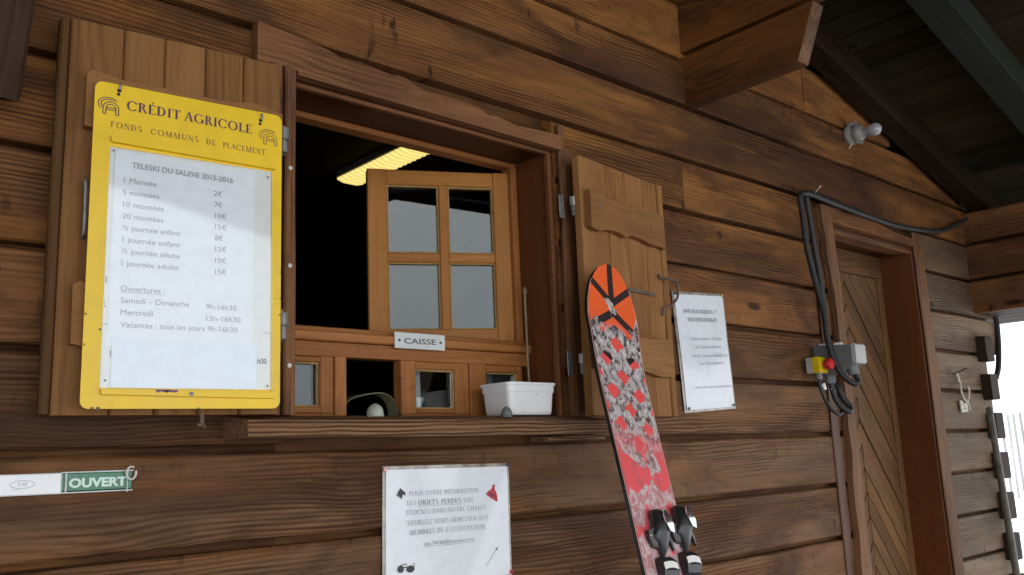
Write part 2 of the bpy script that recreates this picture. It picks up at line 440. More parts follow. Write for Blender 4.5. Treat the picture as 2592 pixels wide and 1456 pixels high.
class MB:
    def __init__(s):
        s.v, s.f, s.g, s.b, s.mi = [], [], [], [], []
        s.seed, s.wea, s.val = 0.0, 0.0, 0.5
        s.off = Vector((0, 0, 0))
        s.cur = 0
        s.marks = []

    def mark(s):
        s.marks.append(len(s.f))

    def board(s, wea=0.0, val=None):
        s.seed = random.random()
        s.wea = wea
        s.val = 0.5 + random.uniform(-.17, .15) if val is None else val
        s.off = Vector((random.uniform(0, 40), random.uniform(0, 40), random.uniform(0, 40)))
        return s

    def vert(s, p, g=None):
        s.v.append(tuple(p))
        s.g.append(tuple((Vector(g) if g is not None else Vector(p)) + s.off))
        s.b.append((s.seed, s.wea, s.val, 1.0))
        return len(s.v) - 1

    def face(s, idx):
        s.f.append(tuple(idx))
        s.mi.append(s.cur)

    def bar(s, p, q, wdir, w, t, ch=0.003, n=1, wob=0.0, wea=0.0, val=None, t0=None):
        """beam from p to q; wdir = width direction; p,q is the centre line"""
        s.board(wea, val)
        p, q = Vector(p), Vector(q)
        L = (q - p)
        ln = L.length
        ld = L / ln
        wd = Vector(wdir)
        wd = (wd - ld * wd.dot(ld)).normalized()
        td = ld.cross(wd)
        prof = []
        hw, ht = w / 2, t / 2
        c = min(ch, hw * .9, ht * .9)
        for a, bb in ((hw - c, -ht), (hw, -ht + c), (hw, ht - c), (hw - c, ht), (-hw + c, ht), (-hw, ht - c), (-hw, -ht + c), (-hw + c, -ht)):
            prof.append((a, bb))
        rings = []
        for i in range(n + 1):
            k = i / n
            o = [(random.uniform(-wob, wob), random.uniform(-wob, wob)) for _ in range(4)] if wob and 0 < i < n else [(0, 0)] * 4
            ring = []
            for j, (a, bb) in enumerate(prof):
                da, db = o[j // 2]
                ring.append(s.vert(p + ld * (ln * k) + wd * (a + da) + td * (bb + db), (ln * k, a, bb)))
            rings.append(ring)
        for i in range(n):
            for j in range(8):
                s.face((rings[i][j], rings[i][(j + 1) % 8], rings[i + 1][(j + 1) % 8], rings[i + 1][j]))
        s.face(rings[0][::-1])
        s.face(rings[-1])
        return s

    def box(s, fr, u0, u1, z0, z1, d0, d1, along='u', ch=0.002, n=1, wob=0.0, wea=0.0, val=None):
        """axis box in a frame, grain along u, z or d"""
        uc, zc, dc = (u0 + u1) / 2, (z0 + z1) / 2, (d0 + d1) / 2
        if along == 'u':
            return s.bar(fr(u0, zc, dc), fr(u1, zc, dc), (0, 0, 1), z1 - z0, abs(d1 - d0), ch, n, wob, wea, val)
        if along == 'z':
            return s.bar(fr(uc, z0, dc), fr(uc, z1, dc), fr.u, u1 - u0, abs(d1 - d0), ch, n, wob, wea, val)
        return s.bar(fr(uc, zc, d0), fr(uc, zc, d1), (0, 0, 1), z1 - z0, u1 - u0, ch, n, wob, wea, val)

    def prism(s, fr, pts, d0, d1, gdir=(1, 0), wea=0.0, val=None, fresh=True):
        """extruded outline (u,z) from depth d0 (back) to d1 (front)"""
        if fresh:
            s.board(wea, val)
        ga = Vector((gdir[0], gdir[1])).normalized()
        gb = Vector((-ga.y, ga.x))
        ar = sum(pts[i][0] * pts[(i + 1) % len(pts)][1] - pts[(i + 1) % len(pts)][0] * pts[i][1] for i in range(len(pts)))
        if ar < 0:
            pts = pts[::-1]
        A, B = [], []
        for (u, z) in pts:
            g = Vector((u, z))
            A.append(s.vert(fr(u, z, d0), (g.dot(ga), g.dot(gb), d0)))
            B.append(s.vert(fr(u, z, d1), (g.dot(ga), g.dot(gb), d1)))
        n = len(pts)
        s.face(B)
        s.face(A[::-1])
        for i in range(n):
            j = (i + 1) % n
            s.face((A[i], A[j], B[j], B[i]))
        return s

    def tube(s, pts, r, seg=10, cap=True):
        pts = [Vector(p) for p in pts]
        rs = r if isinstance(r, (list, tuple)) else [r] * len(pts)
        up = Vector((0.13, 0.31, 0.94)).normalized()
        rings = []
        dist = 0.0
        prev = None
        for i, p in enumerate(pts):
            t = (pts[min(i + 1, len(pts) - 1)] - pts[max(i - 1, 0)]).normalized()
            if prev is None:
                a = t.cross(up)
                if a.length < .05:
                    a = t.cross(Vector((1, 0, 0)))
            else:
                a = prev - t * prev.dot(t)
            a.normalize()
            prev = a
            bb = t.cross(a)
            if i:
                dist += (p - pts[i - 1]).length
            ring = []
            for j in range(seg):
                th = 2 * math.pi * j / seg
                ring.append(s.vert(p + (a * math.cos(th) + bb * math.sin(th)) * rs[i], (dist, math.cos(th) * rs[i], math.sin(th) * rs[i])))
            rings.append(ring)
        for i in range(len(pts) - 1):
            for j in range(seg):
                s.face((rings[i][j], rings[i][(j + 1) % seg], rings[i + 1][(j + 1) % seg], rings[i + 1][j]))
        if cap:
            s.face(rings[0][::-1])
            s.face(rings[-1])
        return s

    def lathe(s, base, axis, prof, seg=20):
        base, axis = Vector(base), Vector(axis).normalized()
        return s.tube([base + axis * h for h, r in prof], [max(r, .0002) for h, r in prof], seg)

    def build(s, name, mat, parent=None, smooth=False, extra=None, split=False):
        if len(s.marks) > 1 and name in ('lettering', 'emblem') and not split:
            ends = s.marks[1:] + [len(s.f)]
            res = []
            for a0, a1 in zip(s.marks, ends):
                sub, mp = MB(), {}
                for f in s.f[a0:a1]:
                    for q in f:
                        if q not in mp:
                            mp[q] = len(sub.v)
                            sub.v.append(s.v[q])
                            sub.g.append(s.g[q])
                            sub.b.append(s.b[q])
                    sub.face([mp[q] for q in f])
                res.append(sub.build(name, mat, parent, smooth))
            return res
        if split:
            root = list(range(len(s.v)))

            def find(a):
                while root[a] != a:
                    root[a] = root[root[a]]
                    a = root[a]
                return a
            for f in s.f:
                for q in f[1:]:
                    root[find(q)] = find(f[0])
            parts = {}
            for f in s.f:
                parts.setdefault(find(f[0]), []).append(f)
            res = []
            for fl in parts.values():
                sub = MB()
                mp = {}
                for f in fl:
                    for q in f:
                        if q not in mp:
                            mp[q] = len(sub.v)
                            sub.v.append(s.v[q])
                            sub.g.append(s.g[q])
                            sub.b.append(s.b[q])
                    sub.face([mp[q] for q in f])
                res.append(sub.build(name, mat, parent, smooth))
            return res
        me = bpy.data.meshes.new(name)
        o = bpy.data.objects.new(name, me)
        org = Vector((0, 0, 0))
        if parent is not None:
            q = parent
            while q is not None:
                org = org + Vector(q.location)
                q = q.parent
        me.from_pydata([tuple(Vector(p) - org) for p in s.v], [], s.f)
        a = me.attributes.new('gc', 'FLOAT_VECTOR', 'POINT')
        a.data.foreach_set('vector', [x for g in s.g for x in g])
        a = me.attributes.new('brd', 'FLOAT_COLOR', 'POINT')
        a.data.foreach_set('color', [x for g in s.b for x in g])
        me.materials.append(MATS[mat])
        for e in (extra or []):
            me.materials.append(MATS[e])
        me.polygons.foreach_set('material_index', s.mi)
        if smooth:
            me.polygons.foreach_set('use_smooth', [True] * len(s.f))
            try:
                me.set_sharp_from_angle(angle=rad(40))
            except Exception:
                pass
        me.update()
        COL.objects.link(o)
        if parent is not None:
            o.parent = parent
        return o


def tag(o, label, cat=None, group=None, kind=None):
    if label:
        o['label'] = label
    if cat:
        o['category'] = cat
    if group:
        o['group'] = group
    if kind:
        o['kind'] = kind
    return o


def thing(name, loc, label, cat, group=None):
    o = bpy.data.objects.new(name, None)
    o.empty_display_size = 0.05
    COL.objects.link(o)
    o.location = loc
    return tag(o, label, cat, group)


def spline(pts, k=8):
    pts = [Vector(p) for p in pts]
    out = []
    for i in range(len(pts) - 1):
        p0, p1, p2, p3 = pts[max(i - 1, 0)], pts[i], pts[i + 1], pts[min(i + 2, len(pts) - 1)]
        for j in range(k):
            t = j / k
            out.append(0.5 * ((2 * p1) + (p2 - p0) * t + (2 * p0 - 5 * p1 + 4 * p2 - p3) * t * t + (3 * p1 - p0 - 3 * p2 + p3) * t ** 3))
    out.append(pts[-1])
    return out


# ------------------------------------------------------------------ lettering
_fc = {}


def text_geo(body, bold=0.0):
    key = (body, bold)
    if key in _fc:
        return _fc[key]
    cu = bpy.data.curves.new('lettering', 'FONT')
    cu.body = body
    cu.size = 1.0
    cu.resolution_u = 3
    cu.offset = bold
    ob = bpy.data.objects.new('lettering', cu)
    COL.objects.link(ob)
    dg = bpy.context.evaluated_depsgraph_get()
    dg.update()
    me = bpy.data.meshes.new_from_object(ob.evaluated_get(dg))
    vs = [(v.co.x, v.co.y) for v in me.vertices]
    fs = [tuple(p.vertices) for p in me.polygons]
    bpy.data.objects.remove(ob)
    bpy.data.curves.remove(cu)
    bpy.data.meshes.remove(me)
    _fc[key] = (vs, fs)
    return vs, fs


def cap_h():
    vs, _ = text_geo('H')
    return max(v[1] for v in vs)


CAPH = cap_h()


def text(mb, fr, body, u0, u1, z, cap, d, bold=0.0, z1=None, slant=0.0):
    """put body between u0 and u1 on baseline z (z1 at the right end)"""
    mb.mark()
    vs, fs = text_geo(body, bold)
    x0, x1 = min(v[0] for v in vs), max(v[0] for v in vs)
    sx = (u1 - u0) / (x1 - x0)
    sy = cap / CAPH
    dz = 0 if z1 is None else (z1 - z)
    base = len(mb.v)
    for x, y in vs:
        u = (x - x0) * sx
        mb.vert(fr(u0 + u, z + y * sy + dz * u / (u1 - u0), d))
    for f in fs:
        mb.face([base + i for i in f])


# a small roman face with thick stems, thin hairlines and serifs (cap height 1)
def serif_glyph(ch):
    P = []
    T, H, S = .17, .07, .05

    def v(x, y0=0.0, y1=1.0, w=T, serif='b'):
        P.append([(x, y0), (x + w, y0), (x + w, y1), (x, y1)])
        if serif:
            for yy in ((y0,) if serif == 'l' else (y1,) if serif == 'u' else (y0, y1)):
                ya, yb = (yy, yy + S) if yy < .5 else (yy - S, yy)
                P.append([(x - .08, ya), (x + w + .08, ya), (x + w + .08, yb), (x - .08, yb)])

    def h(x0, x1, y, w=H):
        P.append([(x0, y), (x1, y), (x1, y + w), (x0, y + w)])

    def dg(x0, y0, x1, y1, w):
        P.append([(x0, y0), (x0 + w, y0), (x1 + w, y1), (x1, y1)])

    def arc(cx, cy, rx, ry, a0, a1, wt=T, wn=H, n=14):
        for i in range(n):
            q = []
            for k in (i, i + 1):
                t = rad(a0 + (a1 - a0) * k / n)
                w = wn + (wt - wn) * abs(math.cos(t))
                q.append(((cx + rx * math.cos(t), cy + ry * math.sin(t)), (cx + (rx - w) * math.cos(t), cy + (ry - w * .9) * math.sin(t))))
            P.append([q[0][0], q[1][0], q[1][1], q[0][1]])

    def ser(x, y, hw=.13):
        ya, yb = (y, y + S) if y < .5 else (y - S, y)
        P.append([(x - hw, ya), (x + hw, ya), (x + hw, yb), (x - hw, yb)])
    W = .7
    c = ch
    acc = None
    if c in 'ÉÈ':
        acc, c = c, 'E'
    if c == 'A':
        dg(.02, 0, .33, 1, H); dg(.55, 0, .30, 1, T); h(.16, .6, .33, .06); ser(.06, 0); ser(.64, 0); W = .74
    elif c == 'B':
        v(.08); arc(.25, .75, .32, .25, -90, 90); arc(.25, .26, .38, .27, -90, 90); h(.1, .3, .0); h(.1, .3, .48); h(.1, .3, .93); W = .66
    elif c == 'C':
        arc(.45, .5, .43, .52, 40, 320, n=20); P.append([(.75, .68), (.80, .68), (.80, .95), (.77, .95)]); W = .82
    elif c == 'D':
        v(.08); arc(.28, .5, .45, .5, -90, 90, n=18); h(.1, .3, 0); h(.1, .3, .93); W = .80
    elif c == 'E':
        v(.08); h(.1, .56, 0); h(.1, .55, .93); h(.1, .46, .47, .06); P.append([(.52, .0), (.58, .0), (.60, .24), (.56, .24)]); P.append([(.52, .80), (.56, .80), (.56, 1), (.50, 1)]); W = .62
        if acc:
            dg(.26, 1.08, .36, 1.28, .10) if acc == 'É' else dg(.36, 1.08, .26, 1.28, .10)
    elif c == 'F':
        v(.08); h(.1, .54, .93); h(.1, .44, .46, .06); P.append([(.50, .78), (.54, .78), (.54, 1), (.48, 1)]); W = .58
    elif c == 'G':
        arc(.45, .5, .43, .52, 40, 320, n=20); v(.66, .05, .42, T, 'u'); W = .88
    elif c == 'H':
        v(.08); v(.55); h(.2, .6, .47, .06); W = .80
    elif c == 'I':
        v(.08); W = .33
    elif c == 'J':
        v(.2, .2, 1.0, T, 'u'); arc(.16, .2, .21, .22, 180, 360); W = .45
    elif c == 'K':
        v(.08); dg(.22, .42, .56, 1, H); dg(.30, .55, .56, 0, T); ser(.64, 0); ser(.6, 1); W = .74
    elif c == 'L':
        v(.08); h(.1, .54, 0); P.append([(.50, .0), (.56, .0), (.58, .26), (.54, .26)]); W = .58
    elif c == 'M':
        v(.08, w=H); v(.70, w=T); dg(.10, 1, .36, .02, T * .9); dg(.42, .02, .70, 1, H); W = .96
    elif c == 'N':
        v(.08, w=H); v(.62, w=H); dg(.08, 1, .54, 0, T); W = .78
    elif c == 'O':
        arc(.46, .5, .44, .52, 0, 360, n=26); W = .92
    elif c == 'P':
        v(.08); arc(.25, .73, .32, .27, -90, 90); h(.1, .3, .46); h(.1, .3, .93); W = .60
    elif c == 'Q':
        arc(.46, .5, .44, .52, 0, 360, n=26); dg(.45, .08, .75, -.18, .13); W = .92
    elif c == 'R':
        v(.08); arc(.25, .74, .31, .26, -90, 90); h(.1, .3, .48); h(.1, .3, .93); dg(.30, .5, .54, 0, T); ser(.64, 0, .1); W = .72
    elif c == 'S':
        arc(.30, .74, .25, .28, 40, 270); arc(.30, .26, .27, .28, -140, 90); W = .60
    elif c == 'T':
        v(.27, serif='l'); h(.02, .70, .93); P.append([(.02, .78), (.06, .78), (.09, 1), (.02, 1)]); P.append([(.66, .78), (.70, .78), (.70, 1), (.63, 1)]); W = .72
    elif c == 'U':
        v(.08, .28, 1, T, 'u'); v(.60, .28, 1, H, 'u'); arc(.375, .30, .295, .32, 180, 360); W = .76
    elif c == 'V':
        dg(.30, 0, .02, 1, T); dg(.34, 0, .58, 1, H); ser(.1, 1); ser(.62, 1); W = .72
    elif c == 'X':
        dg(.52, 0, .04, 1, T); dg(.04, 0, .56, 1, H); ser(.1, 0); ser(.62, 0); ser(.12, 1); ser(.6, 1); W = .72
    elif c == 'Y':
        v(.28, 0, .45, T, 'l'); dg(.28, .42, .02, 1, T); dg(.38, .42, .58, 1, H); W = .7
    elif c == 'Z':
        h(.04, .62, 0); h(.04, .62, .93); dg(.04, .02, .46, .98, T); W = .66
    elif c == '.':
        P.append([(.08, 0), (.2, 0), (.2, .14), (.08, .14)]); W = .28
    elif c == "'":
        P.append([(.1, .7), (.16, .7), (.22, 1), (.1, 1)]); W = .28
    elif c == ' ':
        W = .34
    return P, W


def serif(mb, fr, body, u0, u1, z, cap, d, z1=None, space=.10):
    mb.mark()
    x = 0.0
    items = []
    for c in body:
        P, W = serif_glyph(c)
        items.append((x, P))
        x += W + space
    tot = x - space
    sx = (u1 - u0) / tot
    dz = 0 if z1 is None else z1 - z
    k = 0
    for ox, P in items:
        for poly in P:
            k += 1
            idx = []
            for (a, b) in poly:
                u = (ox + a) * sx
                idx.append(mb.vert(fr(u0 + u, z + b * cap + dz * (u / (u1 - u0)), d + .00001 * (k % 12))))
            ar = sum(poly[i][0] * poly[(i + 1) % 4][1] - poly[(i + 1) % 4][0] * poly[i][1] for i in range(4))
            mb.face(idx if ar > 0 else idx[::-1])


def ribbon(mb, fr, pts, w, d):
    """flat line along (u,z) points"""
    n = len(pts)
    L, Rr = [], []
    for i in range(n):
        a, b = pts[max(i - 1, 0)], pts[min(i + 1, n - 1)]
        t = Vector((b[0] - a[0], b[1] - a[1])).normalized()
        nx, nz = -t.y * w / 2, t.x * w / 2
        L.append(mb.vert(fr(pts[i][0] + nx, pts[i][1] + nz, d)))
        Rr.append(mb.vert(fr(pts[i][0] - nx, pts[i][1] - nz, d)))
    for i in range(n - 1):
        mb.face((L[i], Rr[i], Rr[i + 1], L[i + 1]))


def poly(mb, fr, pts, d):
    ar = sum(pts[i][0] * pts[(i + 1) % len(pts)][1] - pts[(i + 1) % len(pts)][0] * pts[i][1] for i in range(len(pts)))
    if ar < 0:
        pts = pts[::-1]
    mb.face([mb.vert(fr(u, z, d)) for u, z in pts])


def arcpts(cx, cy, rx, ry, a0, a1, n=14):
    return [(cx + rx * math.cos(rad(a0 + (a1 - a0) * i / n)), cy + ry * math.sin(rad(a0 + (a1 - a0) * i / n))) for i in range(n + 1)]


def rrect(u0, u1, z0, z1, r, n=5):
    return (arcpts(u1 - r, z1 - r, r, r, 0, 90, n) + arcpts(u0 + r, z1 - r, r, r, 90, 180, n)
            + arcpts(u0 + r, z0 + r, r, r, 180, 270, n) + arcpts(u1 - r, z0 + r, r, r, 270, 360, n))


def cloth_sheet(fr, u0, u1, z0, z1, d, amp, seed, nu=14, nz=18, drop=None):
    """a thin sheet that bulges a little"""
    mb = MB()
    rnd = random.Random(seed)
    ph = [rnd.uniform(0, 6.28) for _ in range(6)]
    idx = {}
    for side, dd in ((0, 0.0), (1, -0.0006)):
        for i in range(nu + 1):
            for j in range(nz + 1):
                a, b = i / nu, j / nz
                e = 1.0
                w = amp * (math.sin(3.1 * a + 4.3 * b + ph[0]) * .5 + math.sin(7 * a - 3 * b + ph[1]) * .3 + math.sin(2 * a + 9 * b + ph[2]) * .25 + .4)
                idx[side, i, j] = mb.vert(fr(u0 + (u1 - u0) * a, z0 + (z1 - z0) * b, d + w * e + dd))
    for i in range(nu):
        for j in range(nz):
            q = [(i, j), (i + 1, j), (i + 1, j + 1), (i, j + 1)]
            mb.face([idx[0, a, b] for a, b in q])
            mb.face([idx[1, a, b] for a, b in q[::-1]])
    return mb


GROUND = -1.35

# ------------------------------------------------------------------ ground
g = MB()
n = 44
gx = [-160 + i * (320 / n) for i in range(n + 1)] + [-12 + i * 1.0 for i in range(0, 25)]
gx = sorted(set(round(x, 2) for x in gx))
gy = gx
ids = {}
for i, x in enumerate(gx):
    for j, y in enumerate(gy):
        h = 0.0
        if x > 5.0:
            h += min(0.68, (x - 5.0) * 0.12)
        far = math.hypot(x, y)
        if far > 20:
            h += 0.6 * math.sin(x * .07 + 1) * math.sin(y * .05)
        ids[i, j] = g.vert((x, y, GROUND + h))
for i in range(len(gx) - 1):
    for j in range(len(gy) - 1):
        g.face((ids[i, j], ids[i + 1, j], ids[i + 1, j + 1], ids[i, j + 1]))
o = g.build('snow_ground', 'snow', smooth=True)
tag(o, 'white snow covering the ground around the chalet', kind='structure')

dk = MB()  # unseen floor added to cut snow bounce and darken the upper wall
dk.bar((-.6, -4.45, GROUND + .02), (-.6, .02, GROUND + .02), (1, 0, 0), 9.9, .05, .01)
tag(dk.build('added_porch_floor', 'concrete'), 'unseen grey concrete floor added under the porch roof to dim bounced light', kind='structure')

# ------------------------------------------------------------------ chalet
chalet = thing('chalet', (0, 0, GROUND), 'brown weathered log chalet with an open ticket window and deep porch roof', 'chalet')

ZB = [-1.325, -1.173, -1.021, -.869, -.717, -.566, -.414, -.265, -.113, .038, .187, .335, .484, .633, .781, .937, 1.075, 1.25, 1.40, 1.55, 1.70, 1.85, 2.0, 2.15, 2.3]
XL, XR = -5.15, 3.975
GAP = .0135
RIDGE_X = -0.6


def rafter_z(x):
    """underside of the rafters"""
    return 1.243 - .2647 * (abs(x - RIDGE_X) + RIDGE_X - 2.587)


wall = MB()
bleached = MB()
JOINTS = {13: (1.905,), 16: (2.6,), 8: (2.62,), 6: (1.35,)}
for k in range(len(ZB) - 1):
    z0, z1 = ZB[k], ZB[k + 1] - GAP
    x0, x1 = XL, XR
    # follow the gable: the plank stops where its top reaches the rafter
    lim = RIDGE_X + (rafter_z(RIDGE_X) - (z0 + z1) / 2) / .2647
    if z1 > rafter_z(XR) - .02:
        x1 = min(x1, lim + .28)
        x0 = max(x0, 2 * RIDGE_X - lim - .28)
    if x1 <= x0 + .2:
        continue
    if z1 < .33:
        x1 = 3.838
    segs = [(x0, x1)]
    cuts = []
    if z1 > .05 and z0 < .66:
        cuts.append((.735, 1.412))
    if z0 < .70:
        cuts.append((2.655, 3.279))
    for j in JOINTS.get(k, ()):
        cuts.append((j - .001, j + .001))
    for a, bq in cuts:
        ns = []
        for p, q in segs:
            if bq <= p or a >= q:
                ns.append((p, q))
            else:
                if a - p > .01:
                    ns.append((p, a))
                if q - bq > .01:
                    ns.append((bq, q))
        segs = ns
    hz = (z0 + z1) / 2
    for p, q in segs:
        w = max(0.0, min(1.0, (0.60 - hz) / .6)) * .9 + max(0, min(.35, (p - 2.0) * .25 if hz < .6 else 0))
        if p > 3.2:
            w = max(w, .9 if hz < .55 else .3)
        if hz > .75:
            w = .12
        nseg = max(1, int((q - p) / .25))
        (bleached if p > 3.2 and hz < .8 else wall).box(WALL, p, q, z0 + random.uniform(-.001, .001), z1, -.045, random.uniform(-.0015, .0015), 'u', .0035, nseg, .0018, w, .5 + random.uniform(-.22, .16))
# backing planks seen in the grooves, and fillers under and over the openings
for a, bq, z0, z1 in ((XL, .735, GROUND, 1.0), (.735, 1.412, GROUND, .06), (.735, 1.412, .698, 1.0), (1.412, 2.655, GROUND, 1.0), (2.655, 3.279, .70, 1.0), (3.279, 3.832, GROUND, .95), (3.832, XR - .004, .40, .95)):
    wall.box(WALL, a, bq, z0, z1, -.09, -.030, 'u', .001, 1, 0, .2, .12)  # low value paints the groove shadow into the backing
wall.box(WALL, XL, 2.6, 1.0, 1.20, -.09, -.024, 'u', .001, 1, 0, .2, .12)
wall.box(WALL, -3.5, 1.9, 1.2, 1.42, -.09, -.024, 'u', .001, 1, 0, .2, .12)
wall.box(WALL, .735, 1.412, .047, .072, -.03, -.002, 'u', .001, 1, 0, .3, .4)
wall.build('wall', 'wall_wood', chalet)
bw = bleached.build('wall', 'bleached_wood', chalet)
bw['label'] = 'bleached greyer planks between the door and the corner'

# the ends of the side wall's planks, notched through the front corner
for zc in (.348, .197, .046, -.106, -.258, -.410, -.562, -.713):
    e = MB()
    e.bar((3.790, .06, zc), (3.790, -.036, zc), (0, 0, 1), .10, .075, .006, 1, 0, .3, .02)  # dark value stands for shade on faces turned from the light
    e.build('log_end', 'dark_wood', chalet)

# side wall, back wall, far left wall
sw = MB()
for k in range(15):
    z0 = ZB[0] + k * .151
    sw.bar((3.79, .06, z0 + .07), (3.79, 4.2, z0 + .07), (0, 0, 1), .138, .075, .004, 1, 0, .6)
    sw.bar((XL + .2, .06, z0 + .07), (XL + .2, 4.2, z0 + .07), (0, 0, 1), .138, .075, .004, 1, 0, .6)
sw.box(WALL, XL, XR, GROUND, 1.2, -4.3, -4.2, 'u', .002)
sw.build('side_wall', 'wall_wood', chalet)

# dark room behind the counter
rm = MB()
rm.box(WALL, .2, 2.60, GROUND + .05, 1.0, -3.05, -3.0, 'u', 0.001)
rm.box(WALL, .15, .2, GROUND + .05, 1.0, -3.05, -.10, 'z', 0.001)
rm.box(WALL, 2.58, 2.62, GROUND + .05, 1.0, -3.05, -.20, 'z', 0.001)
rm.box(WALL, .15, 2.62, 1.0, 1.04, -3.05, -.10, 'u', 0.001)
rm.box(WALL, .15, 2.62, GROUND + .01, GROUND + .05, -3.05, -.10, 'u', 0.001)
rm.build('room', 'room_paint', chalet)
ct = MB()
ct.box(WALL, .35, 1.9, .06, .085, -.60, -.165, 'u', .002, val=.3)
ct.box(WALL, .9, 2.3, .40, .43, -2.9, -2.6, 'u', .002, val=.4)
ct.build('counter', 'dark_wood', chalet, split=True)

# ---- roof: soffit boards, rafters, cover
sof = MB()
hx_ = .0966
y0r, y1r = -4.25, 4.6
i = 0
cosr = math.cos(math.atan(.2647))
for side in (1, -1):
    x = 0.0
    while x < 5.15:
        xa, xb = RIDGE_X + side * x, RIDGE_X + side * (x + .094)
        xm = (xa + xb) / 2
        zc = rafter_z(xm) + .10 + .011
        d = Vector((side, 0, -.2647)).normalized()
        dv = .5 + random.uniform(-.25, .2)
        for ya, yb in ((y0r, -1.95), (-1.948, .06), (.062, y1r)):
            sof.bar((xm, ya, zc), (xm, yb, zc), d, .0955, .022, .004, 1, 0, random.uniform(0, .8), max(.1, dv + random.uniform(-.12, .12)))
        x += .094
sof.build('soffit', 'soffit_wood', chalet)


def rafter(ya, yb, mat, hgt=.1):
    rb = MB()
    for side in (1, -1):
        a = Vector((RIDGE_X, (ya + yb) / 2, rafter_z(RIDGE_X) + hgt / 2))
        xe = RIDGE_X + side * 5.1
        bq = Vector((xe, (ya + yb) / 2, rafter_z(xe) + hgt / 2))
        rb.bar(a, bq, (0, 1, 0), abs(yb - ya), hgt * cosr, .004, 6, .001, .2, .5)
    return rb.build('rafter', mat, chalet)


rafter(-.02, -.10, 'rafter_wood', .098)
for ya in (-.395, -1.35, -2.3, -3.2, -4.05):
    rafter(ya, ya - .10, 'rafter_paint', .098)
rc = MB()
for side in (1, -1):
    a = Vector((RIDGE_X, (y0r + y1r) / 2, rafter_z(RIDGE_X) + .17))
    xe = RIDGE_X + side * 5.3
    bq = Vector((xe, (y0r + y1r) / 2, rafter_z(xe) + .17))
    rc.bar(a, bq, (0, 1, 0), y1r - y0r + .1, .06, .004, 1, 0)
rc.build('roof_cover', 'roof_metal', chalet)
fb = MB()
for side in (1, -1):
    xe = RIDGE_X + side * 5.2
    fb.bar((RIDGE_X, y0r - .02, rafter_z(RIDGE_X) + .06), (xe, y0r - .02, rafter_z(xe) + .06), (0, 0, 1), .2, .03, .003, 1, 0, .3, .4)
fb.build('barge_board', 'dark_wood', chalet)

# ---- purlin planks through the gable, each longer than the one below
for z0, z1, yb, yt, mat, val in ((.937, 1.0745, -.345, -.402, 'beam_wood', .36), (1.088, 1.2435, -.62, -.66, 'beam_wood', .40), (1.257, 1.408, -1.3, -1.34, 'beam_wood', .45)):
    pb = MB()
    pb.board(0.0, val)
    X0, X1 = 1.944, 1.993
    prof = [(.06, z0), (yb, z0), (yt, z1), (.06, z1)]
    A = [pb.vert((X0, y, z), (y, z, 0)) for y, z in prof]
    B = [pb.vert((X1, y, z), (y, z, .05)) for y, z in prof]
    pb.face(A)
    pb.face(B[::-1])
    for q in range(4):
        if q == 1:
            continue
        pb.face((A[(q + 1) % 4], A[q], B[q], B[(q + 1) % 4]))
    # sawn end, paler and greyer
    pb.board(.9, .62)
    E4 = [pb.vert((X0, yb, z0), (0, z0, 0)), pb.vert((X0, yt, z1), (0, z1, 0)), pb.vert((X1, yt, z1), (0, z1, .05)), pb.vert((X1, yb, z0), (0, z0, .05))]
    pb.face(E4)
    pb.build('purlin', mat, chalet)
# eave planks at the corner
for z0, z1, ye in ((.493, .622, -3.9), (.634, .768, -4.0), (.782, .905, -4.1)):
    ep = MB()
    ep.bar((3.803, .06, (z0 + z1) / 2), (3.803, ye, (z0 + z1) / 2), (0, 0, 1), z1 - z0, .055, .006, 12, .0015, .3, .36)
    ep.build('eave_beam', 'wall_wood', chalet)
eb = MB()
eb.bar((3.836, .06, .72), (3.836, -4.0, .72), (0, 0, 1), .42, .01, .002, 1, 0, .2, .3)
eb.build('eave_board', 'dark_wood', chalet)
es = MB()
for k in range(4):
    xa = 3.832 + k * .108
    es.bar((xa + .053, .3, .503), (xa + .053, -4.1, .503), (1, 0, 0), .105, .02, .003, 1, 0, .4, .35)
es.build('eave_board', 'dark_wood', chalet)
# leaning brace at the far left
br = MB()
br.bar((.232, .0, .545), (.232, -.40, 1.45), (1, 0, 0), .135, .09, .006, 4, .002, .1, .25)
br.build('brace', 'dark_wood', chalet)
# porch posts at the outer edge of the roof
for px in (-5.3, 4.05):
    pp = MB()
    pp.bar((px, -4.1, GROUND), (px, -4.1, rafter_z(px)), (1, 0, 0), .14, .14, .01, 3, .002, .4)
    pp.build('porch_post', 'dark_wood', chalet)

# ---- window opening: reveal, header, posts, sill
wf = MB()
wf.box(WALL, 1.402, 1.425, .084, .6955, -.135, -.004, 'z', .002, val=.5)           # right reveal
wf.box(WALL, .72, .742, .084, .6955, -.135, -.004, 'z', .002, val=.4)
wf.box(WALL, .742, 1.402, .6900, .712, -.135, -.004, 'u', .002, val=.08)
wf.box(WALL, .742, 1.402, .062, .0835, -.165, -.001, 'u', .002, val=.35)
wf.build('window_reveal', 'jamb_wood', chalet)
wb = MB()
wb.box(WALL, .742, 1.398, .6815, .6895, -.012, .004, 'u', .003, val=.5)             # thin bead under the header
wb.box(WALL, 1.3925, 1.4015, .084, .681, -.012, .004, 'z', .003, val=.6)
wb.build('window_bead', 'trim_wood', chalet, split=True)

